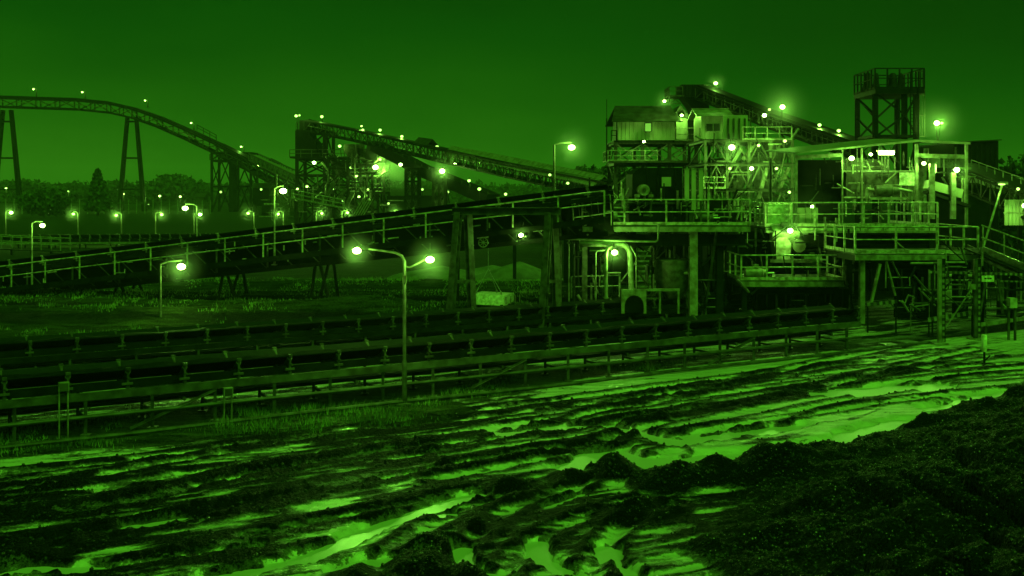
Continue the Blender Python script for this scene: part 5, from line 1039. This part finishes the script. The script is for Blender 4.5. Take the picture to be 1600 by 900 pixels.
FL = [  # px, py, depth, power, radius, small, mount offset (m), label
 (463, 181, 151, 150, .32, 1, (.1, .5, -2.0), 'lamp on a thin stem at the far left top of the black transfer tower'), (468, 180, 152, 60, .2, 1, (-.3, .2, -1.4), 'fainter twin lamp beside the top left lamp of the transfer tower'),
 (503, 182, 151, 120, .34, 1, (0, .3, -1.6), 'lamp over the right end of the black transfer tower head'), (565, 197, 146, 60, .22, 1, (0, .2, -1.2), 'upper of two lamps stacked over the main gallery'), (567, 203, 145, 120, .3, 1, (0, .2, -1), 'lower of two lamps stacked over the main gallery'),
 (594, 203, 143, 120, .3, 1, (.5, .2, -1.8), 'lamp on a stem over the main gallery where the branch leaves'), (628, 213, 139, 120, .3, 1, (0, .2, -1.4), 'lamp on a stem over the main gallery, left of the small hood'), (531, 228, 148, 150, .34, 1, (.2, .2, -1.8), 'lamp above the gap between transfer tower and screening plant'),
 (491, 254, 149, 200, .34, 0, (0, .6, .6), 'lamp under the wide platform of the transfer tower'), (587, 261, 145.6, 2400, .5, 0, (.2, .6, -2), 'biggest floodlight on the screening plant, lighting the dust'), (594, 249, 145, 200, .26, 1, (0, .5, .8), 'small lamp just above the biggest screening plant floodlight'),
 (626, 257, 138, 250, .3, 0, (.4, .4, -.3), 'lamp under the branch gallery beside its support tower'), (557, 275, 146, 250, .26, 1, (0, .5, -.5), 'lamp in the middle of the screening frame'), (561, 307, 145, 250, .28, 1, (0, .5, -.5), 'lamp low in the screening frame'),
 (691, 267, 126, 700, .42, 0, (.9, .2, -4.0), 'big floodlight under the main gallery by its support tower'), (711, 257, 127, 150, .3, 0, (0, .3, .5), 'lamp right of the big floodlight under the main gallery'), (733, 282, 124, 120, .28, 1, (0, .3, -1.5), 'small lamp below the main gallery, right of its support tower'),
 (747, 246, 123, 80, .26, 1, (0, .3, -.8), 'dim lamp beneath the long gabled roof'), (683, 229, 132, 120, .3, 1, (0, .2, -1), 'lamp on the main gallery between small hood and long roof'), (465, 295, 146, 200, .26, 1, (0, .4, -1.5), 'left one of two small lamps at the end of the low tube conveyor'), (480, 291, 146, 250, .28, 1, (0, .4, -1.8), 'right one of two small lamps at the end of the low tube conveyor'),
 (749, 295, 122, 80, .3, 1, (0, .3, -1.6), 'greenish dim lamp low under the main gallery'), (790, 303, 112, 80, .24, 1, (0, .3, -1), 'small lamp low under the long gabled roof'), (814, 367, 42.6, 60, .13, 0, (.1, .25, .5), 'lamp hung under the inclined conveyor between the legs of the portal bent'),
 (859, 273, 100, 50, .2, 1, (0, .3, .4), 'upper of two small lamps beneath the lower end of the long roof'), (887, 286, 96, 50, .2, 1, (0, .3, .4), 'lower of two small lamps beneath the lower end of the long roof'),
 (1038, 158, 78.6, 130, .15, 0, (.4, .6, .1), 'lamp at the right end of the dark gabled roof'), (1118, 130, 84, 120, .18, 0, (.2, .3, -.9), 'lamp on a stem beside the drive head box at the very top'), (1065, 180, 79.6, 150, .15, 0, (.1, .5, .3), 'lamp over the annex between the two houses'),
 (1006, 221, 77.6, 110, .14, 0, (0, 1.0, .2), 'lamp under the floor of the gabled control house'), (1143, 230, 64.6, 330, .26, 0, (0, .6, .6), 'biggest lamp of the washing plant, under the small house'), (1194, 180, 70, 200, .19, 0, (0, .4, -.8), 'lamp at the upper left corner of the steep gallery rail'), (1202, 171, 77, 80, .15, 1, (0, .3, -1), 'small lamp just left of the big haloed lamp over the steep gallery'),
 (1222, 167, 76, 420, .24, 0, (.1, .3, -1.4), 'big haloed lamp on a stem over the steep gallery'), (1280, 195, 73.5, 110, .19, 1, (.2, .3, -1.2), 'left one of two lamps over the lower steep gallery'), (1310, 204, 72, 110, .19, 1, (.2, .3, -1), 'right one of two lamps over the lower steep gallery'), (1463, 192, 58, 420, .2, 0, (.2, .3, -1.2), 'big haloed lamp on a stem above the lit shed roof'), (1471, 192, 58.3, 60, .12, 1, (-.1, .2, -1.1), 'little twin lamp beside the haloed one above the shed roof'),
 (1123, 222, 75, 70, .15, 0, (0, .3, .25), 'small lamp under the floor of the small pale house'), (1185, 227, 65, 110, .15, 1, (0, .5, .4), 'lamp under the top deck of the washing plant, right half'), (1226, 220, 65, 90, .17, 1, (0, .4, .4), 'lamp near the top right corner of the washing plant'), (1174, 263, 65, 160, .17, 0, (0, .4, .4), 'lamp in the middle of the washing plant frame'), (1140, 263, 65.3, 80, .14, 1, (0, .4, .4), 'dim lamp in the left half of the washing plant frame'),
 (1213, 263, 65, 110, .15, 1, (0, .4, .4), 'lamp in the right half of the washing plant frame'), (1233, 300, 64.5, 110, .14, 1, (0, .4, .3), 'lamp low at the right post of the washing plant'), (1172, 324, 62, 80, .14, 1, (0, .4, .4), 'left one of a close pair of lamps behind the platforms'), (1184, 324, 62, 80, .14, 1, (0, .4, .4), 'right one of a close pair of lamps behind the platforms'), (1208, 321, 60, 90, .14, 1, (0, .4, .3), 'small lamp above the bright box on the lit platform'),
 (1269, 323, 48.2, 110, .13, 0, (0, .5, .3), 'oval lamp over the cabinets on the lit platform'), (1234, 360, 46.2, 170, .17, 0, (-1.2, .2, -.7), 'brightest floodlight on a slanting arm below the lit platform'), (1330, 247, 49.6, 130, .17, 0, (0, .4, .3), 'big oval lamp under the left end of the shed roof'), (1360, 241, 50.2, 70, .11, 0, (.1, .4, .2), 'small oval lamp left of the tube light under the shed roof'),
 (1443, 255, 49.6, 80, .13, 0, (0, .4, .3), 'shaded lamp by the middle shed post'), (1494, 265, 49, 130, .18, 0, (0, .5, .4), 'big oval lamp at the right end of the shed'), (1552, 276, 60, 60, .13, 1, (0, .3, -.4), 'lamp on the pale belt cover near the dark building'), (1590, 295, 46, 50, .11, 1, (0, .3, -.4), 'small flat lamp near the right edge, on the dark gallery'), (1600, 321, 46, 90, .15, 0, (.3, .4, .2), 'lamp on the ribbed wall at the right edge'),
 (960, 394, 43.2, 150, .17, 0, (0, .35, .35), 'lamp under the central platform by the arched pipe')]
for px, py, Yq, pw, r_, sm, mo, lab in FL:
    p = V(px, py, Yq); flood(lab, p, p + Vector(mo), pw, r_, bool(sm))
for i, (px, py, Yq, side_) in enumerate(((408, 296, 235, 'the low dark shed'), (433, 292, 205, 'the low tube conveyor'), (452, 318, 190, 'the low pale shed'), (520, 296, 148, 'the transfer tower chutes'), (536, 314, 148, 'the foot of the transfer tower'), (575, 296, 146, 'the screening frame deck'), (548, 262, 146, 'the top left of the screening frame'), (607, 318, 146, 'the right foot of the screening frame'), (660, 296, 139, 'the branch gallery tower'), (700, 300, 130, 'the main gallery tower foot'), (40, 316, 258, 'the far field belt, left end'), (92, 316, 258, 'the far field belt beside the bushy tree'), (140, 317, 258, 'the far field belt beside the conifer'), (232, 318, 258, 'the far field belt right of the free trestle'), (345, 300, 280, 'the drive tower front'))):
    p = V(px, py, Yq); t = thing('added_light_point', 'tiny added light point by ' + side_, 'lamp', p, 'tiny added far light points'); r_ = .0011 * Yq; MB().add([p + Vector(c) * r_ for c in iv2], [tuple(f) for f in if2]).build('lens', 'lamp_small', t, True); box(t, 'backplate', p + Vector((0, r_ * 1.2, 0)), (r_ * 2, .05, r_ * 2), 'dark_steel'); rod(t, 'stem', p + Vector((0, r_ * 1.3, 0)), p + Vector((0, r_ * 1.3, -1.4)), r_ * .25, 'dark_steel')  # tiny light points added across the far plant and field
t = thing('tube_light', 'long bright tube light under the shed roof', 'lamp', V(1385, 236, 49.7)); p = V(1385, 239, 49.7); box(t, 'fitting', p + Vector((0, .12, .1)), (.85, .16, .06), 'white_paint'); MB().tube([p + Vector((-.36, 0, 0)), p + Vector((.36, 0, 0))], .09, 10).build('tube', 'lamp_lens', t, True)
for s in (-.25, .25): lamp_light(t, p + Vector((s, -.12, -.16)), 50, .05); rod(t, 'hanger', p + Vector((s, .12, .12)), p + Vector((s, .12, .35)), .02, 'old_steel')
t = thing('tube_light', 'small upright tube light inside the right half of the shed', 'lamp', V(1462, 263, 50.5)); p = V(1462, 263, 50.5); MB().tube([p - UP * .2, p + UP * .2], .04, 8).build('tube', 'lamp_small', t, True); bar(t, 'fitting', p + Vector((0, .07, -.25)), p + Vector((0, .07, .25)), .06, .05, 'white_paint'); lamp_light(t, p - Vector((0, .12, 0)), 25, .05)
t = thing('flat_lamp', 'flat lamp head at the top of the slanting pole', 'lamp', V(1567, 287, 43.8)); box(t, 'hood', V(1565, 286, 43.6), (.3, .16, .05), 'old_steel'); box(t, 'lens', V(1565, 288, 43.6), (.24, .12, .05), 'lamp_small'); lamp_light(t, V(1565, 291, 43.5), 35, .05)

# ================================================================== trees and far country
def leaf_cloud(n, c, rad, size, shape='round'):
    u = RNG.normal(size=(n, 3)); u /= np.linalg.norm(u, axis=1)[:, None]; rr = RNG.random(n) ** .45
    p = u * rr[:, None]
    if shape == 'cone':
        h = RNG.random(n) ** 1.2; a = RNG.uniform(0, math.tau, n); e = (1 - h) ** .8 * (0.55 + .45 * np.sin(h * 34) ** 2) * RNG.random(n) ** .4; p = np.stack([np.cos(a) * e, np.sin(a) * e, h * 2 - 1], -1)
    else:
        lob = .72 + .55 * vn(u[:, 0] * 2.2 + c[0], u[:, 2] * 2.2 + c[1] + u[:, 1], 5); p = p * lob[:, None]
    p = p * np.array(rad) + np.array(c); a = RNG.normal(size=(n, 3)); b = RNG.normal(size=(n, 3)); a /= np.linalg.norm(a, axis=1)[:, None]; b /= np.linalg.norm(b, axis=1)[:, None]
    s = size * RNG.uniform(.6, 1.3, (n, 1)); v = np.stack([p - a * s, p + b * s, p + a * s, p - b * s * .6], 1).reshape(-1, 3); return v
def tree(label, px, pytop, Yq, rx, shape='round', n=1500, sz=None, group='trees along the far edge'):
    x = X(px, Yq); zt = Z(pytop, Yq); t = thing('tree', label, 'tree', (x, Yq, 0), group)
    MB().tube([(x, Yq, -.2), (x + .1, Yq, zt * .35), (x - .1, Yq, zt * .7), (x, Yq, zt * .95)], [zt * .03, zt * .024, zt * .012, zt * .004], 6).build('trunk', 'bark', t)
    for k in range(5): a = k * 1.3; z0 = zt * (.3 + .09 * k); MB().tube([(x, Yq, z0), (x + math.cos(a) * rx * .6, Yq + math.sin(a) * rx * .6, z0 + zt * .18)], [zt * .012, zt * .004], 5).build('limb', 'bark', t)
    cz = zt * .58; v = leaf_cloud(n, (x, Yq, cz), (rx, rx, zt * .46 if shape == 'round' else zt * .46), sz or zt * .05, shape)
    me = fast_mesh('crown', v - np.array([x, Yq, 0]), np.arange(len(v)).reshape(-1, 4), 4, 'foliage'); _put(bpy.data.objects.new('crown', me), Matrix.Translation((x, Yq, 0)), t)
tree('tall spiky conifer standing in the far field between the trestles', 153, 268, 240, 4.0, 'cone', 2600, .5); tree('broad bushy dark tree right of the first trestle', 68, 296, 215, 5.2, n=2200, sz=.45)
tree('round topped tree breaking the far treeline, right of the second trestle', 270, 274, 420, 11, n=2200, sz=1.1)
for i, (px, py, Yq, rx) in enumerate(((232, 290, 360, 7), (300, 285, 430, 9), (110, 285, 420, 9), (35, 282, 430, 9), (185, 284, 430, 8), (372, 288, 420, 7))): tree(f'{ORD[i]} small rounded tree in front of the far treeline', px, py, Yq, rx, n=1200, sz=.9)
for i, (px, py, Yq, rx) in enumerate(((918, 264, 130, 2.6), (945, 262, 128, 3.0), (905, 268, 132, 2.0), (970, 262, 125, 2.5))): tree(['dark bushy tree at the lower end of the long roof', 'taller dark tree left of the control house', 'small dark tree just above the long roof end', 'dark tree half hidden by the control house deck'][i], px, py, Yq, rx, n=1600, sz=.35)
for i, (px, py, Yq, rx) in enumerate(((1574, 246, 84, 1.5), (1598, 242, 84, 1.7), (1625, 240, 84, 2))): tree(['rounded dark tree right of the dark building', 'dark tree cut by the right edge', 'dark tree beyond the right edge'][i], px, py, Yq, rx, n=1300, sz=.25)
xs_ = RNG.uniform(-330, 330, 5200); ys_ = RNG.uniform(500, 640, 5200); hx = 2.5 + 5.0 * fbm(xs_ * .03, ys_ * 0 + 3, 3, 7) + 3 * fbm(xs_ * .15, ys_ * 0, 2, 9) + (ys_ - 500) * .03
zz_ = hx * RNG.random(5200) ** .5; P_ = np.stack([xs_, ys_, zz_], -1); A_ = RNG.normal(size=(5200, 3)); B_ = RNG.normal(size=(5200, 3)); A_ /= np.linalg.norm(A_, axis=1)[:, None]; B_ /= np.linalg.norm(B_, axis=1)[:, None]
P_ = np.repeat(P_, 5, 0) + RNG.normal(size=(26000, 3)) * np.array([1.8, 1.8, 1.2]); A_ = RNG.normal(size=(26000, 3)); B_ = RNG.normal(size=(26000, 3))
v = np.stack([P_ - A_ * .9, P_ + B_ * .9, P_ + A_ * .9, P_ - B_ * .9], 1).reshape(-1, 3); v[:, 2] = np.maximum(v[:, 2], 0)
o_ = _put(bpy.data.objects.new('treeline', fast_mesh('treeline', v, np.arange(len(v)).reshape(-1, 4), 4, 'foliage')), Matrix(), None); o_['kind'] = 'stuff'; tag(o_, 'far dark treeline along the horizon', 'trees')
# field banks and a far belt between trestles
t = thing('field_belt', 'far thin conveyor line with small posts across the field under the trestles', 'conveyor', V(120, 316, 255)); a = V(-40, 316, 258); b = V(330, 318, 258); bar(t, 'beam', a, b, 1.2, .5, 'old_steel')
for i in range(30): p = a.lerp(b, i / 29); bar(t, 'post', Vector((p.x, p.y - .7, 0)), p + Vector((0, -.7, .9)), .2, .2, 'pale_steel')

# ================================================================== air
def vol_mat(name, dens, col, an):
    m = bpy.data.materials.new(name); m.use_nodes = True; t = m.node_tree; t.nodes.remove(t.nodes['Principled BSDF']); pv = t.nodes.new('ShaderNodeVolumePrincipled'); pv.inputs['Density'].default_value = dens; pv.inputs['Color'].default_value = (*col, 1); pv.inputs['Anisotropy'].default_value = an
    t.links.new(pv.outputs[0], t.nodes['Material Output'].inputs['Volume']); MATS[name] = m
vol_mat('haze_air', .0003, (.9, .9, .9), .0)
q = MB(); q.box((0, 700, 20.5), (1800, 1540, 44)); o_ = q.build('haze', 'haze_air', None); o_['kind'] = 'stuff'; tag(o_, 'thin even haze hanging over the whole yard', 'haze')
def mist(name, label, c, rad, dens):
    k = 'mist_%g' % dens       # thins out from the middle to nothing at the rim
    if k not in MATS:
        vol_mat(k, dens, (.92, .92, .92), 0); t = MATS[k].node_tree; pv = [n for n in t.nodes if n.type == 'PRINCIPLED_VOLUME'][0]
        tc_ = t.nodes.new('ShaderNodeTexCoord'); ln = t.nodes.new('ShaderNodeVectorMath'); ln.operation = 'LENGTH'; mr_ = t.nodes.new('ShaderNodeMapRange'); mr_.interpolation_type = 'SMOOTHSTEP'
        mr_.inputs[1].default_value = 0; mr_.inputs[2].default_value = .97; mr_.inputs[3].default_value = dens * 1.9; mr_.inputs[4].default_value = 0
        t.links.new(tc_.outputs['Object'], ln.inputs[0]); t.links.new(ln.outputs['Value'], mr_.inputs[0]); t.links.new(mr_.outputs[0], pv.inputs['Density'])
    if ('mist', k) not in UM: UM[('mist', k)] = _mesh('mist_mesh', iv2, [tuple(f) for f in if2], k)
    o_ = _put(bpy.data.objects.new(name, UM[('mist', k)]), Matrix.Translation(Vector(c)) @ Matrix.Diagonal((*rad, 1)), None); o_['kind'] = 'stuff'; tag(o_, label, 'dust')
mist('dust_cloud', 'lit dust cloud drifting between the screening plant and the branch gallery', V(632, 258, 147.5), (6.4, 4.0, 5.2), .030)
mist('dust_cloud', 'added dust for the lamp glow in the washing plant frame', V(1185, 275, 66), (3.6, 3.5, 3.2), .008)  # dust volume added to make the glow among these lamps
for i, (px, py, Yq, r_, dn, lab) in enumerate(((893, 230, 43, 1.3, .014, 'tall lamp pole by the central platform'), (284, 416, 41.2, 1.2, .014, 'lamp pole on the grass bank'), (67, 352, 51, 1.0, .014, 'lamp at the left end of the inclined conveyor'), (290, 325, 50, 1.0, .014, 'lamp behind the inclined conveyor'), (443, 298, 47, 1.0, .014, 'pale lamp pole over the inclined conveyor'),
        (1222, 167, 75.6, 2.6, .014, 'haloed lamp over the steep gallery'), (1463, 192, 57.6, 2.0, .014, 'haloed lamp above the shed roof'), (1118, 130, 83.6, 1.3, .02, 'lamp beside the drive head box'), (1038, 158, 78.2, 1.2, .02, 'lamp at the end of the dark gabled roof'), (1143, 230, 64.2, 1.3, .014, 'biggest washing plant lamp'),
        (960, 394, 42.8, 1.0, .02, 'lamp by the arched pipe'), (1234, 360, 45.8, 1.2, .014, 'brightest floodlight below the lit platform'), (1494, 265, 48.7, 1.0, .014, 'big oval lamp of the shed'), (691, 267, 125.6, 2.6, .014, 'big floodlight under the main gallery'), (672, 405, 26.2, .75, .02, 'right head of the two armed street lamp'), (558, 391, 26.2, .6, .02, 'left head of the two armed street lamp'), (814, 367, 42.3, .7, .02, 'lamp between the legs of the portal bent'), (1262, 332, 47.6, 1.9, .010, 'oval lamp over the cabinets'))):
    mist('halo_mist', 'added mist for the halo of the ' + lab, V(px, py, Yq), (r_, r_, r_), dn)  # mist balls added around lamps to shape their halos
for i, (px, py) in enumerate(((18, 332), (115, 334), (182, 336), (253, 335), (313, 335), (388, 333), (435, 334), (503, 333), (543, 332), (617, 331))): mist('halo_mist', f'added mist for the halo of the {ORD[i]} lamp of the row along the low far conveyor', V(px, py, 104.6), (1.3, 1.3, 1.3), .014)  # halo mist added around each lamp of the far row
